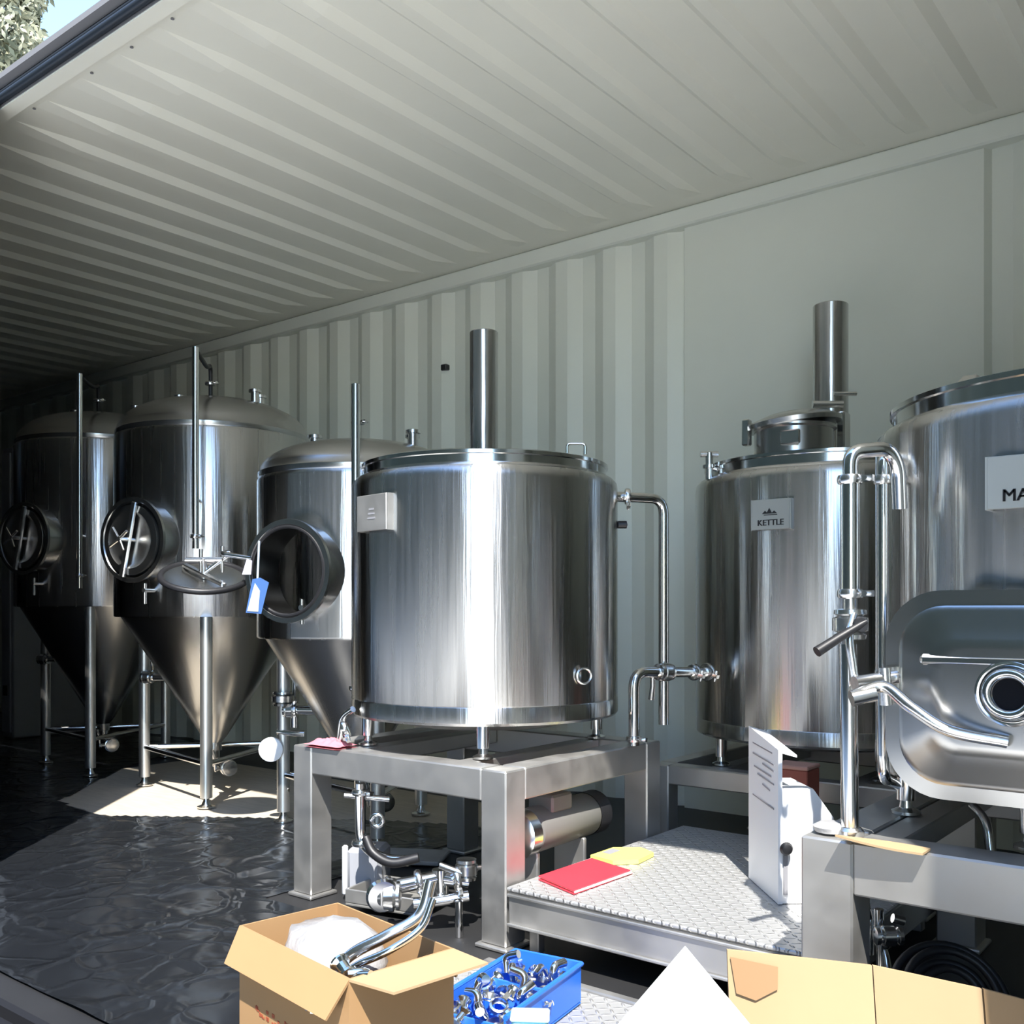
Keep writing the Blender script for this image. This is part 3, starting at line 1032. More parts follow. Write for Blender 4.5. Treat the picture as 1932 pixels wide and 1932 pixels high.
# door arm on its left end
da = at(1660, 1300, 1.95)
hd = MB().tube(spline([at(1612, 1312, 1.80), at(1668, 1296, 1.80), at(1720, 1335, 1.76), at(1790, 1378, 1.73), at(1900, 1400, 1.70)], 6), .011, 12)
obj('door_lever', hd, M['cast'], tm)
dk = MB().cyl(at(1612, 1290, 1.84), at(1690, 1278, 1.86), .014, 14)
dk.cyl(at(1606, 1318, 1.80), at(1650, 1308, 1.80), .015, 14)
dk.cyl(at(1668, 1260, 1.85), at(1672, 1330, 1.85), .012, 12)
obj('door_hinge', dk, M['cast'], tm)

# sight and fill pipe standing in front of the mash tun
pt = thing('sight_pipe', 'upright steel sight pipe with swan-neck top before the mash tun', 'pipe', at(1606, 1560, 1.98))
d0 = 1.91
p_top, p_mid, p_bot = at(1604, 905, d0), at(1604, 1120, d0), at(1604, 1560, d0)
p_bot.z = M_Z + .001
sw = fillet([p_top, at(1604, 852, d0), at(1676, 846, d0 + .01), at(1694, 880, d0 + .02), at(1697, 960, d0 + .03)], .045)
obj('swan_neck', MB().tube(sw, .0145, 16), M['pipe'], pt)
clamp(pt, p_top, (0, 0, 1), .015)
obj('upper_tube', MB().tube([p_top, p_mid], .018, 18), M['pipe'], pt)
clamp(pt, p_mid, (0, 0, 1), .015)
obj('lower_tube', MB().tube([at(1600, 1215, d0), Vector((p_bot.x, p_bot.y, M_Z + .001))], .0165, 18), M['pipe'], pt)
vv = valve(pt, at(1604, 1178, d0), (0, 0, 1), .019, (-.75, -.6, -.55), .10, 'black')
obj('drain_spout', MB().tube(fillet([at(1612, 1155, d0 - .02), at(1600, 1200, d0 - .05), at(1614, 1290, d0 - .05)], .03), .008, 10), M['cast'], pt)
obj('union', MB().cyl(at(1604, 1130, d0), at(1604, 1160, d0), .013, 14), M['cast'], pt)
obj('base_flange', MB().lathe([(.026, .001), (.026, .012), (.02, .018)], 20, Matrix.Translation((p_bot.x, p_bot.y, M_Z))), M['cast'], pt)
pu = tm
q0, q1 = at(1666, 905, 2.02), at(1666, 1425, 2.02)
obj('fill_pipe', MB().tube([q0, q1], .0115, 14), M['pipe'], pu)
clamp(pu, q0, (0, 0, 1), .012)
obj('fill_branch', MB().tube(fillet([q0, q0 + Vector((0, 0, .05)), at(1720, 872, 2.08)], .03), .0115, 14), M['pipe'], pu)
clamp(pu, at(1668, 1272, 2.02), (0, 0, 1), .012)
obj('foot_bend', MB().tube(fillet([q1, at(1668, 1470, 2.02), at(1690, 1480, 2.10)], .03), .0115, 14), M['pipe'], pu)
dp = thing('drain_pipe', 'thin bent drain pipe hanging under the mash tun', 'pipe', at(1872, 1560, 1.95))
d1 = [at(1835, 1520, 2.05), at(1862, 1548, 2.0), at(1872, 1640, 1.98)]
obj('pipe_run', MB().tube(fillet(d1, .04), .009, 12), M['pipe'], dp)

# ------------------------------------------------------------------ white control box on the step
wb = thing('control_box', 'white metal box with tall side panel and black knob on the step', 'box', (-.99, 2.3, .176))
zb = .178
pn = at(1473, 1700, 2.40); pn.z = zb          # near lower corner
u_r = (rgt * .98 + fw * .05).normalized()
u_b = (fw * .99 - rgt * .06).normalized()


def wpt(a, b, z):
    return Vector((pn.x, pn.y, 0)) + u_r * a + u_b * b + Vector((0, 0, z))


side = MB().slab([wpt(-.006, 0, zb), wpt(-.006, .24, zb), wpt(-.006, .24, .575), wpt(-.006, .0, .545)], .010, tuple(u_r))
obj('side_panel', side, M['whitebox'], wb, smooth=0)
front = [(0, zb), (.128, zb), (.128, .385), (.078, .455), (0, .455)]
obj('housing', MB().slab([wpt(.004 + a, .006, z) for a, z in front], .16, tuple(u_b)), M['whitebox'], wb, smooth=0)
obj('top_flange', MB().slab([wpt(-.006, .0, .545), wpt(-.006, .24, .575), wpt(.040, .24, .562), wpt(.040, 0, .532)], .006, (0, 0, 1)), M['whitebox'], wb, smooth=0)
kc = wpt(.010, -.012, .315)
obj('knob', MB().lathe([(.006, 0), (.012, .004), (.016, .014), (.012, .024), (0, .028)], 18, Matrix.Translation(kc + fw * .014) @ Vector((0, 0, 1)).rotation_difference(-fw).to_matrix().to_4x4()), M['black'], wb)
obj('slot', MB().slab([wpt(.008, .005, .20), wpt(.018, .005, .20), wpt(.018, .005, .295), wpt(.008, .005, .295)], .003, tuple(-u_b)), M['ink'], wb, smooth=0)
pr = MB()
for k, (b0, b1, z) in enumerate(((.04, .20, .535), (.03, .20, .508), (.03, .12, .492), (.05, .19, .476), (.03, .16, .460), (.06, .12, .440), (.03, .20, .40))):
    pr.slab([wpt(-.0065, b0, z - .0), wpt(-.0065, b1, z + .006), wpt(-.0065, b1, z + .010), wpt(-.0065, b0, z + .004)], .001, tuple(-u_r))
obj('printed_notice', pr, M['ink'], wb, smooth=0)

bx = on(1500, 1478, K_Z + .002)
bx = at(1499, 1468, 2.88)
rb = thing('carton', 'small red-brown box behind the white control box', 'box', (bx.x, bx.y, .18))
obj('body', MB().bbox((bx.x - .05, bx.y - .04, .176), (bx.x + .055, bx.y + .05, bx.z + .03), .003), M['brick'], rb)
obj('lid', MB().bbox((bx.x - .052, bx.y - .042, bx.z + .03), (bx.x + .057, bx.y + .052, bx.z + .042), .003), mat('pale_red_lid', (.45, .24, .19), .5), rb)

# ------------------------------------------------------------------ things on the step and stands
rz = .178


def flat_poly(pts, z):
    return [Vector((x, y, z)) for x, y in pts]


rf = thing('folder', 'red folder lying on the checker-plate step', 'folder', (-1.5, 2.18, .176))
obj('cover', MB().slab(flat_poly([(-1.575, 2.10), (-1.425, 2.045), (-1.415, 2.30), (-1.57, 2.345)], rz + .006), .003), M['red'], rf, smooth=0)
obj('back_cover', MB().slab(flat_poly([(-1.572, 2.095), (-1.42, 2.040), (-1.41, 2.302), (-1.568, 2.345)], rz), .002), M['red'], rf, smooth=0)
obj('papers', MB().slab(flat_poly([(-1.57, 2.105), (-1.421, 2.048), (-1.408, 2.298), (-1.565, 2.34)], rz + .0022), .0035), M['paper'], rf, smooth=0)
yl = thing('label_tag', 'yellow plastic plate with a dark slot behind the red folder', 'plate', (-1.53, 2.42, .176))
yb = MB().slab(flat_poly([(-1.585, 2.36), (-1.50, 2.345), (-1.45, 2.40), (-1.46, 2.50), (-1.52, 2.53), (-1.585, 2.48)], rz), .012)
obj('plate_body', yb, M['yellow'], yl, smooth=0)
obj('slot', MB().slab(flat_poly([(-1.575, 2.405), (-1.545, 2.400), (-1.545, 2.455), (-1.575, 2.46)], rz + .0122), .001), M['ink'], yl, smooth=0)

# pink cloth on the stand
pk = MB()
cc = on(628, 1402, SC_Z + .01) + Vector((0, -.03, 0))
nx, ny = 22, 14
for j in range(ny + 1):
    for i in range(nx + 1):
        u, w_ = i / nx - .5, j / ny - .5
        h = .014 * max(0, 1 - (2 * abs(u)) ** 3) * max(0, 1 - (2 * abs(w_)) ** 3) * (1 + .9 * noise.noise(Vector((u * 9, w_ * 7, 2)))) + .006
        pk.v.append(Vector((cc.x + u * .15 + .012 * noise.noise(Vector((u * 4, w_ * 4, 5))), cc.y + w_ * .085 + .02, SC_Z + .002 + max(h, .001))))
for j in range(ny):
    for i in range(nx):
        k = j * (nx + 1) + i
        pk.f.append((k, k + 1, k + nx + 2, k + nx + 1))
n0 = len(pk.v)
pk.v += [Vector((p.x, p.y, SC_Z + .001)) for p in list(pk.v)]
pk.f += [tuple(reversed([i + n0 for i in f])) for f in list(pk.f)]
tag(obj('cloth', pk, M['pink'], smooth=180), 'crumpled pink cloth on the left corner of the front stand', 'cloth')

# hose elbow assembly at the left end of the front stand
he = thing('hose_fitting', 'bright curved hose and clamp fitting beside the pink cloth', 'fitting', on(672, 1400, SC_Z))
obj('bend', MB().tube(fillet([at(640, 1402, 3.02), at(646, 1352, 3.0), at(666, 1338, 2.97)], .03), .010, 14), M['pipe'], he)
clamp(he, at(652, 1375, 2.99), rgt + Vector((0, 0, .4)), .017)

# valves and gauge clamped to the left leg of the third fermenter
uh = F3
pb = Vector((-3.35, 2.64, 0))
pdn = pb.dot(fw)
valve(uh, at(534, 1318, pdn - .07), (0, 0, 1), .026, (.5, .2, .9), .10)
obj('side_branch', MB().tube(fillet([at(524, 1380, pdn - .02), at(556, 1384, pdn - .04), at(575, 1384, pdn - .04)], .03), .013, 12), M['pipe'], uh)
obj('gauge', MB().lathe([(0, 0), (.045, 0), (.05, .006), (.05, .022), (.042, .026), (0, .026)], 28, Matrix.Translation(at(513, 1413, pdn - .05)) @ Vector((0, 0, 1)).rotation_difference(-fw).to_matrix().to_4x4()), M['whitebox'], uh)
obj('tie_bar', MB().cyl(at(523, 1488, pdn), at(545, 1490, pdn - .02), .008, 10), M['pipe'], uh)
obj('union', MB().cyl(at(556, 1322, pdn - .06), at(556, 1372, pdn - .06), .016, 12), M['cast'], uh)

# ------------------------------------------------------------------ pumps and pipework under the front stand
pm = thing('pump', 'grey pump motor under the right side of the front stand', 'pump', (-1.70, 2.36, 0))
ma, mb_ = Vector((-1.705, 2.215, .265)), Vector((-1.715, 2.565, .265))
Mm = Matrix.Translation(ma) @ Vector((0, 0, 1)).rotation_difference(mb_ - ma).to_matrix().to_4x4()
obj('motor', MB().lathe([(.05, 0), (.062, .006), (.064, .02), (.064, .30), (.058, .31), (0, .31)], 36, Mm), M['motor'], pm)
obj('fan_cover', MB().lathe([(.066, .30), (.066, .36), (.05, .375), (0, .375)], 36, Mm, close=False), M['black'], pm)
obj('pump_head', MB().lathe([(0, -.07), (.05, -.07), (.07, -.055), (.07, -.015), (.04, 0)], 30, Mm), M['cast'], pm)
obj('terminal_box', MB().bbox((-1.75, 2.28, .31), (-1.66, 2.38, .36), .006), M['motor'], pm)
obj('base_bracket', MB().bbox((-1.765, 2.20, .001), (-1.655, 2.215, .215), .003).bbox((-1.765, 2.43, .001), (-1.655, 2.445, .215), .003).bbox((-1.77, 2.18, .001), (-1.65, 2.47, .010), .002), M['satin'], pm)

mf = thing('manifold', 'bright pipe manifold with clamps and valves under the front stand', 'pipe', (-1.9, 2.05, 0))
dmf = 2.62
A = [at(712, 1680, 2.72), at(770, 1668, 2.74), at(826, 1655, 2.76), at(884, 1663, 2.77)]
obj('main_run', MB().tube(A, .021, 16), M['pipe'], mf)
obj('riser', MB().tube([at(830, 1640, 2.76), at(830, 1700, 2.76)], .022, 16), M['pipe'], mf)
obj('lower_run', MB().tube(fillet([at(780, 1705, 2.72), at(830, 1700, 2.73), at(884, 1690, 2.74)], .03), .015, 16), M['pipe'], mf)
for q in ((735, 1676), (790, 1664), (862, 1660)):
    clamp(mf, at(*q, 2.735), A[1] - A[0], .021)
valve(mf, at(735, 1690, 2.66), rgt, .024, (-.4, 0, -.9), .08)
obj('end_cap', MB().lathe([(.04, -.012), (.045, 0), (.04, .012)], 24, Matrix.Translation(at(722, 1690, 2.64)) @ Vector((0, 0, 1)).rotation_difference(-fw + rgt * .3).to_matrix().to_4x4()), M['pipe'], mf)
obj('handle_bar', MB().tube([at(830, 1632, 2.73), at(872, 1648, 2.72)], .010, 10), M['cast'], mf)
valve(mf, at(880, 1640, 2.74), (0, 0, 1), .018, (.5, -.3, .8), .07)
obj('support', MB().tube([at(866, 1700, 2.70), Vector((at(866, 1700, 2.70).x, at(866, 1700, 2.70).y, .001))], .011, 12), M['pipe'], mf)

dl = thing('drop_pipe', 'steel drop pipe and hose bend hanging under the front tank', 'pipe', (-2.3, 2.4, .47))
D0 = [at(680, 1478, 2.95), at(680, 1590, 2.95), at(720, 1622, 2.92), at(772, 1624, 2.90)]
obj('drop', MB().tube(fillet(D0, .08), .016, 16), M['pipe'], dl)
clamp(dl, at(680, 1495, 2.95), (0, 0, 1), .016)
clamp(dl, at(682, 1590, 2.95), (0, 0, 1), .018)
obj('cross_tee', MB().cyl(at(650, 1500, 2.97), at(735, 1508, 2.97), .009, 12), M['pipe'], dl)
obj('gauge', MB().ring(at(712, 1548, 2.9), -fw, .017, .007, 24, 10), M['pipe'], dl)
obj('flexible_hose', MB().tube(spline([at(690, 1580, 2.9), at(705, 1610, 2.88), at(740, 1628, 2.86), at(790, 1618, 2.86)], 8), .014, 12), M['black'], dl)

wc = on(628, 1670, .01)
wd = thing('white_bin', 'pale grey tilted plastic container inside the left leg of the front stand', 'container', on(628, 1690, .0))
Mw = Matrix.Translation(on(646, 1690, .0) + Vector((.075, .03, .017))) @ Matrix.Rotation(math.radians(30), 4, 'Z')
obj('body', MB().bbox((-.055, -.03, 0.0), (.055, .09, .14), .012, Mw), mat('pale_grey_plastic', (.30, .31, .34), .4), wd)
obj('edge_strip', MB().bbox((-.066, -.038, 0), (-.050, -.02, .15), .004, Mw), M['whitebox'], wd)
pl = thing('tray', 'dark grey shallow tray on the floor behind the open carton', 'tray', on(690, 1700, 0))
Mw = Matrix.Translation(on(735, 1702, .0) + Vector((.10, -.06, .018))) @ Matrix.Rotation(math.radians(12), 4, 'Z')
obj('base', MB().bbox((-.15, -.06, 0), (.10, .12, .01), .003, Mw), M['motor'], pl)
for lo, hi in (((-.15, -.06, .01), (.10, -.052, .05)), ((-.15, .112, .01), (.10, .12, .05)), ((-.15, -.052, .01), (-.142, .112, .05)), ((.092, -.052, .01), (.10, .112, .05))):
    obj('wall', MB().bbox(lo, hi, .002, Mw), M['satin'], pl)
bp = on(765, 1600, .002) + Vector((.16, -.12, .005))
tag(obj('board', MB().bbox((-.13, -.08, 0.001), (.11, .10, .016), .004, Matrix.Translation(bp) @ Matrix.Rotation(.5, 4, 'Z')), mat('scuffed_grey_board', (.30, .29, .27), .5, var=.3, vscale=18), smooth=0), 'scuffed grey board on the floor under the front tank', 'board')

# ------------------------------------------------------------------ open carton with parts in it
bc = Vector((-1.360, 1.222, 0))
Mb = Matrix.Translation(bc + Vector((0, 0, .012))) @ Matrix.Rotation(math.radians(-9), 4, 'Z')
W_, D_, H_, TH = .185, .108, .285, .004
ct = thing('carton', 'open kraft cardboard carton with raised flaps full of fittings', 'carton', bc)
wl = MB().box((-W_, -D_, 0), (W_, -D_ + TH, H_), Mb).box((-W_, D_ - TH, 0), (W_, D_, H_), Mb)
wl.box((-W_, -D_ + TH, 0), (-W_ + TH, D_ - TH, H_), Mb).box((W_ - TH, -D_ + TH, 0), (W_, D_ - TH, H_), Mb).box((-W_ + TH, -D_ + TH, 0), (W_ - TH, D_ - TH, TH), Mb)
obj('body', wl, M['card'], ct, smooth=0)


def flap(p, q, dirv, ln, th=.004, taper=.012):
    p, q, dirv = Vector(p), Vector(q), Vector(dirv).normalized()
    t = (q - p).normalized()
    pts = [p, q, q + dirv * ln - t * taper, p + dirv * ln + t * taper]
    nn = (q - p).cross(dirv).normalized()
    return MB().slab([Mb @ v_ for v_ in pts], th, tuple((Mb.to_3x3() @ nn)))


obj('flap', flap((-W_, D_, H_), (-W_, -D_, H_), (-.16, 0, -.32), .075), M['card'], ct, smooth=0)
obj('flap', flap((W_, D_, H_), (-W_, D_, H_), (0, .10, -.30), .06), M['card'], ct, smooth=0)
obj('flap', flap((-W_, -D_, H_), (W_, -D_, H_), (-.02, -.30, -.50), .07), M['card'], ct, smooth=0)
obj('flap', flap((W_, -D_, H_), (W_, D_, H_), (.90, .0, .05), .105), M['cardpale'], ct, smooth=0)
# printed marks low on the front (unreadable in the photograph)
pm_ = MB()
random.seed(5)
for k in range(8):
    x = -.13 + k * .022
    for s in range(3):
        a, b2 = random.uniform(0, .013), random.uniform(0, .016)
        pm_.box((x + a, -D_ - .0012, .135 + b2), (x + a + random.uniform(.003, .010), -D_ - .0002, .135 + b2 + random.uniform(.003, .007)), Mb)
obj('print', pm_, M['inkred'], ct, smooth=0)

# milky plastic bag in the carton
bg = MB().lathe([(0, -.5), (.30, -.48), (.48, -.3), (.52, 0), (.42, .28), (.24, .42), (0, .46)], 40)
bgv = []
for p_ in bg.v:
    r_ = 1 + .22 * noise.noise(p_ * 2.6 + Vector((3, 1, 0))) + .10 * noise.noise(p_ * 7)
    bgv.append(Mb @ Vector((-.045 + p_.x * r_ * .22, .012 + p_.y * r_ * .165, .238 + p_.z * r_ * .13)))
bg.v = bgv
tag(obj('plastic_bag', bg, M['bag'], smooth=180), 'milky crumpled plastic bag inside the open carton', 'bag')
hs = MB().tube(spline([Mb @ Vector(q) for q in ((.030, -.085, .200), (.075, -.040, .275), (.125, .010, .315), (.150, .060, .345), (.150, .085, .40))], 10), .0105, 16)
tag(obj('flexible_hose', hs, M['cast'], smooth=60), 'silver ribbed hose curving out of the open carton', 'hose')
h2 = MB().tube(spline([Mb @ Vector(q) for q in ((.055, -.092, .195), (.105, -.055, .265), (.155, -.010, .300), (.172, .045, .330), (.170, .075, .375))], 10), .0065, 14)
tag(obj('flexible_hose', h2, M['pipe'], smooth=60), 'thinner silver hose lying beside the ribbed hose in the carton', 'hose')


def ferrule_mesh(R, Lh):
    return MB().lathe([(R * .8, 0), (R * 1.45, 0), (R * 1.45, .004), (R, .010), (R, Lh - .010), (R * 1.45, Lh - .004), (R * 1.45, Lh), (R * .8, Lh)], 22)


def elbow_mesh(R):
    return MB().tube(fillet([(0, 0, 0), (0, 0, .036), (.036, 0, .036)], .03, 8), R, 16)


def ring_mesh(R):
    return MB().lathe([(R, -.008), (R * 1.28, -.006), (R * 1.32, 0), (R * 1.28, .006), (R, .008)], 26, close=False).box((R * 1.2, -.006, -.005), (R * 1.2 + .02, .006, .005)).cyl((R * 1.2 + .012, -.016, 0), (R * 1.2 + .012, .016, 0), .004, 8)


random.seed(11)
parts = [obj('clamp_ring', ring_mesh(.0155), M['cast']), obj('ferrule', ferrule_mesh(.012, .036), M['pipe']), obj('elbow', elbow_mesh(.0095), M['pipe'])]
kinds = [('steel clamp ring with wing nut', 'clamp'), ('short steel pipe ferrule', 'fitting'), ('small bent steel elbow', 'fitting')]
used = [False] * 3


def scatter(spots, where, grp):
    for i, (x, y, z) in enumerate(spots):
        k = i % 3
        o = parts[k]
        if used[k]:
            o = parts[k].copy()
            C.objects.link(o)
        used[k] = True
        o.location = (x, y, z)
        o.rotation_euler = (random.uniform(-.5, .5) + (PI / 2 if k == 1 else 0), random.uniform(-.4, .4), random.uniform(0, 6.3))
        tag(o, kinds[k][0] + ' ' + where, kinds[k][1], grp[k])


cs = [Mb @ Vector(q) for q in ((.095, -.075, .235), (.135, -.085, .232), (.160, -.05, .245), (.120, -.095, .262), (.150, -.085, .275), (.080, -.092, .215), (.100, -.060, .255), (.140, -.060, .250), (.165, -.088, .240), (.060, -.085, .205))]
scatter(cs, 'in the open carton', ('clamp rings in the carton', 'ferrules in the carton', 'elbows in the carton'))

# ------------------------------------------------------------------ blue tray of fittings
tc0 = Vector((-1.315, 1.655, .012))
Mt = Matrix.Translation(tc0) @ Matrix.Rotation(math.radians(8), 4, 'Z')
bt = thing('bin', 'blue plastic bin of steel fittings on the floor plate', 'bin', tc0)
a_, b_, h_ = .085, .165, .085
obj('base', MB().bbox((-a_, -b_, 0), (a_, b_, .006), .002, Mt), M['bluebin'], bt)
for lo, hi in (((-a_, -b_, .006), (-a_ + .005, b_, h_)), ((a_ - .005, -b_, .006), (a_, b_, h_)), ((-a_ + .005, b_ - .005, .006), (a_ - .005, b_, h_ + .01)), ((-a_ + .005, -b_, .006), (a_ - .005, -b_ + .005, h_ * .8))):
    obj('wall', MB().bbox(lo, hi, .0015, Mt), M['bluebin'], bt)
obj('rim', MB().tube([Mt @ Vector(q) for q in ((a_, -b_, h_), (a_, b_, h_ + .004), (-a_, b_, h_ + .004), (-a_, -b_, h_))], .006, 8), M['bluebin'], bt)
obj('divider', MB().bbox((-a_ + .005, .02, .006), (a_ - .005, .026, h_ * .9), .0015, Mt), M['bluebin'], bt)
random.seed(21)
ts = []
for i in range(7):
    for j in range(4):
        ts.append(Mt @ Vector((-.055 + j * .037 + random.uniform(-.006, .006), -.140 + i * .046 + random.uniform(-.008, .008), .052 + random.uniform(0, .02))))
used2 = used
scatter(ts, 'in the blue bin', ('clamp rings in the blue bin', 'ferrules in the blue bin', 'elbows in the blue bin'))
lbp = Vector((-1.145, 1.50, .010))
lbx = thing('packet', 'light blue packet standing beside the blue bin', 'packet', lbp)
Ml = Matrix.Translation(lbp + Vector((0, 0, .001))) @ Matrix.Rotation(math.radians(35), 4, 'Z')
obj('body', MB().bbox((-.035, -.025, 0), (.035, .025, .105), .006, Ml), M['cyan'], lbx)
obj('cap', MB().bbox((-.037, -.027, .105), (.037, .027, .113), .003, Ml), mat('pale_cyan_lid', (.62, .86, .90), .35), lbx)

# ------------------------------------------------------------------ cardboard, white board, strip
cd = thing('cardboard_sheet', 'large pale cardboard sheet with a crease standing at the bottom right', 'cardboard', (-.45, 1.62, 0))
P0, P1, P2, P3 = at(1372, 1792, 1.76), at(1645, 1822, 1.68), at(1852, 1866, 1.59), at(1990, 1902, 1.55)


def down(p, lean=.05):
    q = p - (fw * lean)
    q.z = .014
    return q


obj('panel', MB().slab([down(P0), down(P1), P1, P0], .006, tuple(fw)), M['cardpale'], cd, smooth=0)
obj('panel', MB().slab([down(P1) + rgt * .002, down(P2), P2, P1 + rgt * .002], .006, tuple(fw)), M['cardpale'], cd, smooth=0)
obj('panel', MB().slab([down(P2) + rgt * .003, down(P3), P3, P2 + rgt * .003], .006, tuple(fw)), M['card'], cd, smooth=0)  # same sheet; the darker kraft colour stands for its shaded part
pd = (down(P0) - P0).normalized()
pe_ = (P1 - P0).normalized()
tp_ = [P0 + pe_ * a - fw * .002 + pd * b for a, b in ((.004, .010), (.085, .018), (.083, .055), (.045, .078), (.012, .070))]
obj('torn_patch', MB().slab([q - fw * .002 for q in tp_], .0012, tuple(-fw)), mat('peeled_cardboard', (.30, .18, .09), .8), cd, smooth=0)
# white board resting on its corner
ap = at(1293, 1785, 1.36)
bn = (-fw * .93 + Vector((0, 0, .37))).normalized()
e1 = rgt
e2 = bn.cross(e1)
e2 = -e2 if e2.z < 0 else e2
S = .52
pts = [ap, ap - e2 * S * .74 + e1 * S * .60, ap - e2 * S * 1.0 + e1 * S * .10, ap - e2 * S * .70 - e1 * S * .68]
low = min(p_.z for p_ in pts)
pts2 = []
for p_ in pts:
    pts2.append(p_)
tag(obj('white_board', MB().slab(pts2, .006, tuple(-bn)), M['paper'], smooth=0), 'blank white board standing on a corner at the bottom edge', 'board')

cst = thing('cardboard_strip', 'curled cardboard strip on the mash tun stand rail', 'cardboard', at(1670, 1600, 1.9))
s0, s1 = Vector((-.672, 1.88, M_Z + .004)), Vector((-.520, 1.86, M_Z + .004))
cs_ = MB()
for i in range(13):
    u = i / 12
    x = s0.x + (s1.x - s0.x) * u
    cs_.v += [Vector((x, 1.808 + .012 * u, M_Z + .006 + .014 * (1 - u) ** 2)), Vector((x, 1.868, M_Z + .006 + .002 * math.sin(u * PI)))]
for i in range(12):
    cs_.f.append((2 * i, 2 * i + 2, 2 * i + 3, 2 * i + 1))
k0 = len(cs_.v)
cs_.v += [p_ + Vector((0, 0, -.004)) for p_ in list(cs_.v)]
cs_.f += [tuple(reversed([q + k0 for q in f])) for f in list(cs_.f)]
for i in range(12):
    cs_.f += [(2 * i, k0 + 2 * i, k0 + 2 * i + 2, 2 * i + 2), (2 * i + 1, 2 * i + 3, k0 + 2 * i + 3, k0 + 2 * i + 1)]
cs_.f += [(0, 1, k0 + 1, k0), (24, k0 + 24, k0 + 25, 25)]
obj('strip', cs_, M['cardpale'], cst, smooth=30)
pw = on(1545, 1595, M_Z + .004)
ptm = MB().lathe([(0, 0), (.03, .002), (.034, .012), (.02, .02), (0, .018)], 20, Matrix.Translation((-.715, 1.90, M_Z + .002)))
tag(obj('bolt_bag', ptm, M['bag']), 'small clear bag of bolts on the corner of the mash tun stand', 'bag')

# ------------------------------------------------------------------ under the mash stand
hcoil = MB()
cpt = at(1800, 1885, 1.98)
ax_ = (-fw * .8 + Vector((0, 0, .6))).normalized()
q = Vector((0, 0, 1)).rotation_difference(ax_)
pts = []
for i in range(150):
    a = i / 150 * 2 * PI * 4
    R_ = .050 + .0185 * a / (2 * PI)
    pts.append(cpt + q @ Vector((R_ * math.cos(a), R_ * math.sin(a), .012 * math.sin(a * .5))))
dz = .004 + .010 - min(p_.z for p_ in pts)
if dz > 0:
    pts = [p_ + Vector((0, 0, dz)) for p_ in pts]
hcoil.tube(pts, .0085, 10)
tag(obj('hose_coil', hcoil, M['black'], smooth=60), 'coil of black hose on the floor under the mash tun', 'hose')
ms = thing('valve_cluster', 'small chrome valves and pipes under the mash tun stand', 'pipe', at(1650, 1750, 2.1))
dv = 2.15
obj('riser', MB().tube(fillet([at(1628, 1690, dv), at(1640, 1735, dv), at(1640, 1800, dv)], .03), .010, 12), M['pipe'], ms)
obj('riser', MB().tube([at(1658, 1715, dv), at(1662, 1840, dv)], .010, 12), M['pipe'], ms)
obj('cross_pipe', MB().tube([at(1625, 1752, dv), at(1680, 1755, dv)], .008, 12), M['pipe'], ms)
valve(ms, at(1676, 1766, dv - .03), rgt, .012, (.3, -.3, -.5), .05)
obj('stub', MB().cyl(at(1684, 1732, dv), at(1705, 1738, dv), .010, 12), M['cast'], ms)

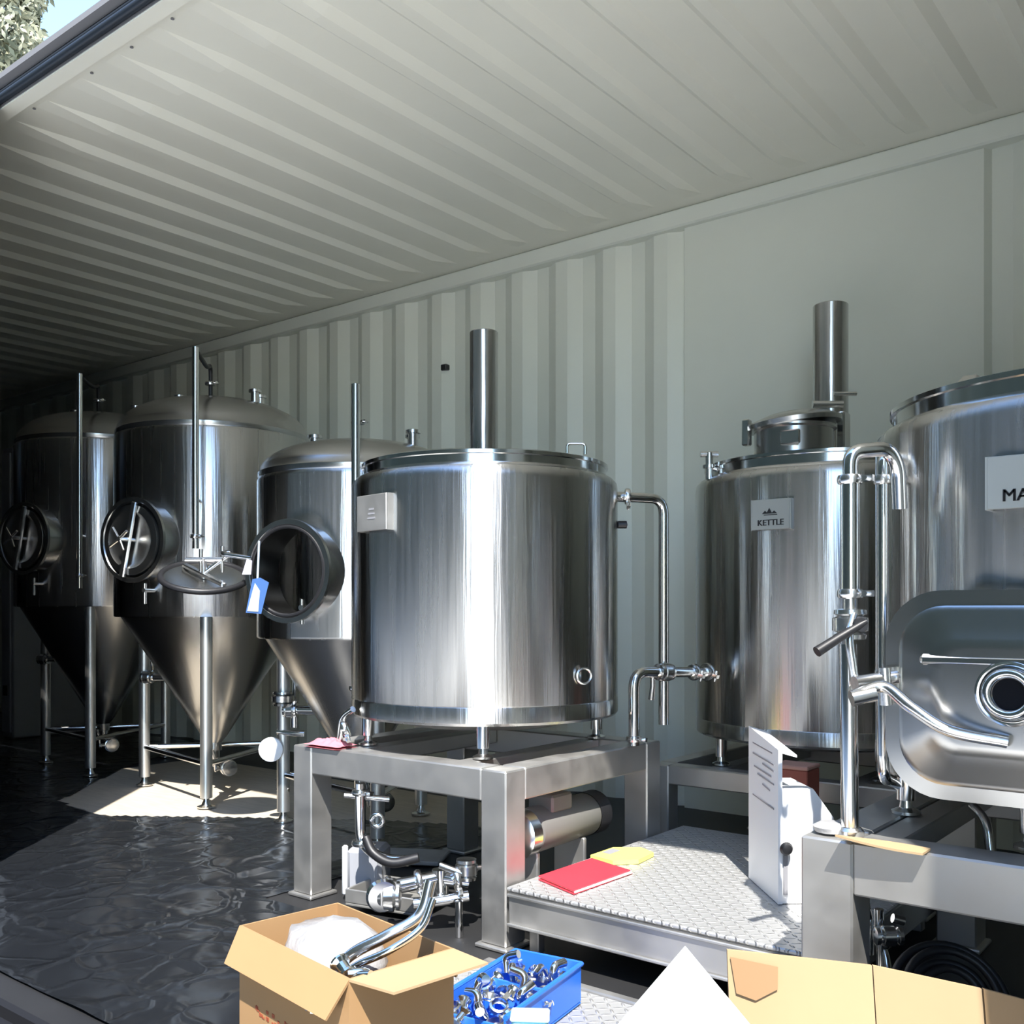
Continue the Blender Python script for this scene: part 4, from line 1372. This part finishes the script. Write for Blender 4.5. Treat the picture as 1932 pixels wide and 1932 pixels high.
# ------------------------------------------------------------------ the tree beyond the container
def tree(label, base, h, r, n, seed):
    random.seed(seed)
    t = thing('tree', label, 'tree', base)
    tr_ = MB().tube([base, base + Vector((.1, .05, h * .5)), base + Vector((0, .1, h * .92))], [.22, .15, .04], 12)
    for k in range(14):
        z = h * (.35 + .04 * k)
        a = k * 2.4
        tr_.tube([base + Vector((0, 0, z)), base + Vector((math.cos(a) * r * .7, math.sin(a) * r * .7, z + .8))], [.05, .015], 6)
    obj('trunk', tr_, M['bark'], t)
    lf = MB()
    for i in range(n):
        zz = random.uniform(.28, 1.0)
        rr_ = r * (1.05 - .55 * zz) * (.55 + .6 * abs(noise.noise(Vector((zz * 9, i % 7, 1)))))
        a = random.uniform(0, 2 * PI)
        q_ = random.random() ** .45
        c_ = base + Vector((math.cos(a) * rr_ * q_, math.sin(a) * rr_ * q_, zz * h))
        u = Vector((random.gauss(0, 1), random.gauss(0, 1), random.gauss(0, 1))).normalized()
        w2 = u.orthogonal().normalized()
        s_ = random.uniform(.03, .065)
        lf.add([c_ - u * s_ * 1.5, c_ - w2 * s_ * .55, c_ + u * s_ * 1.5, c_ + w2 * s_ * .55], [(0, 1, 2, 3)])
    obj('foliage', lf, M['leaf'], t, smooth=0)


tb_ = at(-15, 400, 15.0)
tree('tall grey-green tree against the blue sky at upper left', Vector((tb_.x, tb_.y, -.32)), 11.5, 2.1, 34000, 4)


# unseen hedges added behind the viewer so the tank steel mirrors something dark
M['added_hedge'] = mat('added_hedge_dark', (.030, .036, .020), .7, var=.5, vscale=1.5, bump=1.0, bscale=5, bdist=.1)


def added_hedge(label, a, b, h, th, seed):
    a, b = Vector(a), Vector(b)
    L_ = (b - a).length
    u = (b - a) / L_
    w2 = Vector((-u.y, u.x, 0))
    mb = MB()
    nu, nv = int(L_ / .35), 30
    for i in range(nu + 1):
        for j in range(nv + 1):
            t_ = j / nv * PI
            e = min(1, i / 2, (nu - i) / 2)
            q_ = a + u * (L_ * i / nu) + w2 * (math.cos(t_) * th * (.6 + .4 * e)) + Vector((0, 0, (math.sin(t_) ** .5 if 0 < j < nv else 0) * h * (.75 + .25 * e)))
            d_ = noise.noise(q_ * .8 + Vector((seed, 0, 0))) * .55 + noise.noise(q_ * 2.6) * .2
            if 0 < j < nv:
                q_ += w2 * (math.cos(t_) * d_) + Vector((0, 0, d_ * math.sin(t_)))
            mb.v.append(q_)
    for i in range(nu):
        for j in range(nv):
            k = i * (nv + 1) + j
            mb.f.append((k, k + 1, k + nv + 2, k + nv + 1))
    m0 = nu * (nv + 1)
    mb.f += [tuple(range(nv + 1)), tuple(reversed(range(m0, m0 + nv + 1)))]
    return tag(obj('added_hedge', mb, M['added_hedge'], smooth=50), label, 'added_hedge')


added_hedge('unseen dark foliage added for tank reflections, left behind the viewer', (-16, -1.5, -.32), (2.2, -7.6, -.32), 11.0, 1.3, 2)
added_hedge('unseen dark foliage added for tank reflections, right behind the viewer', (4.7, -3.6, -.32), (9, 6, -.32), 7.0, 1.3, 5)
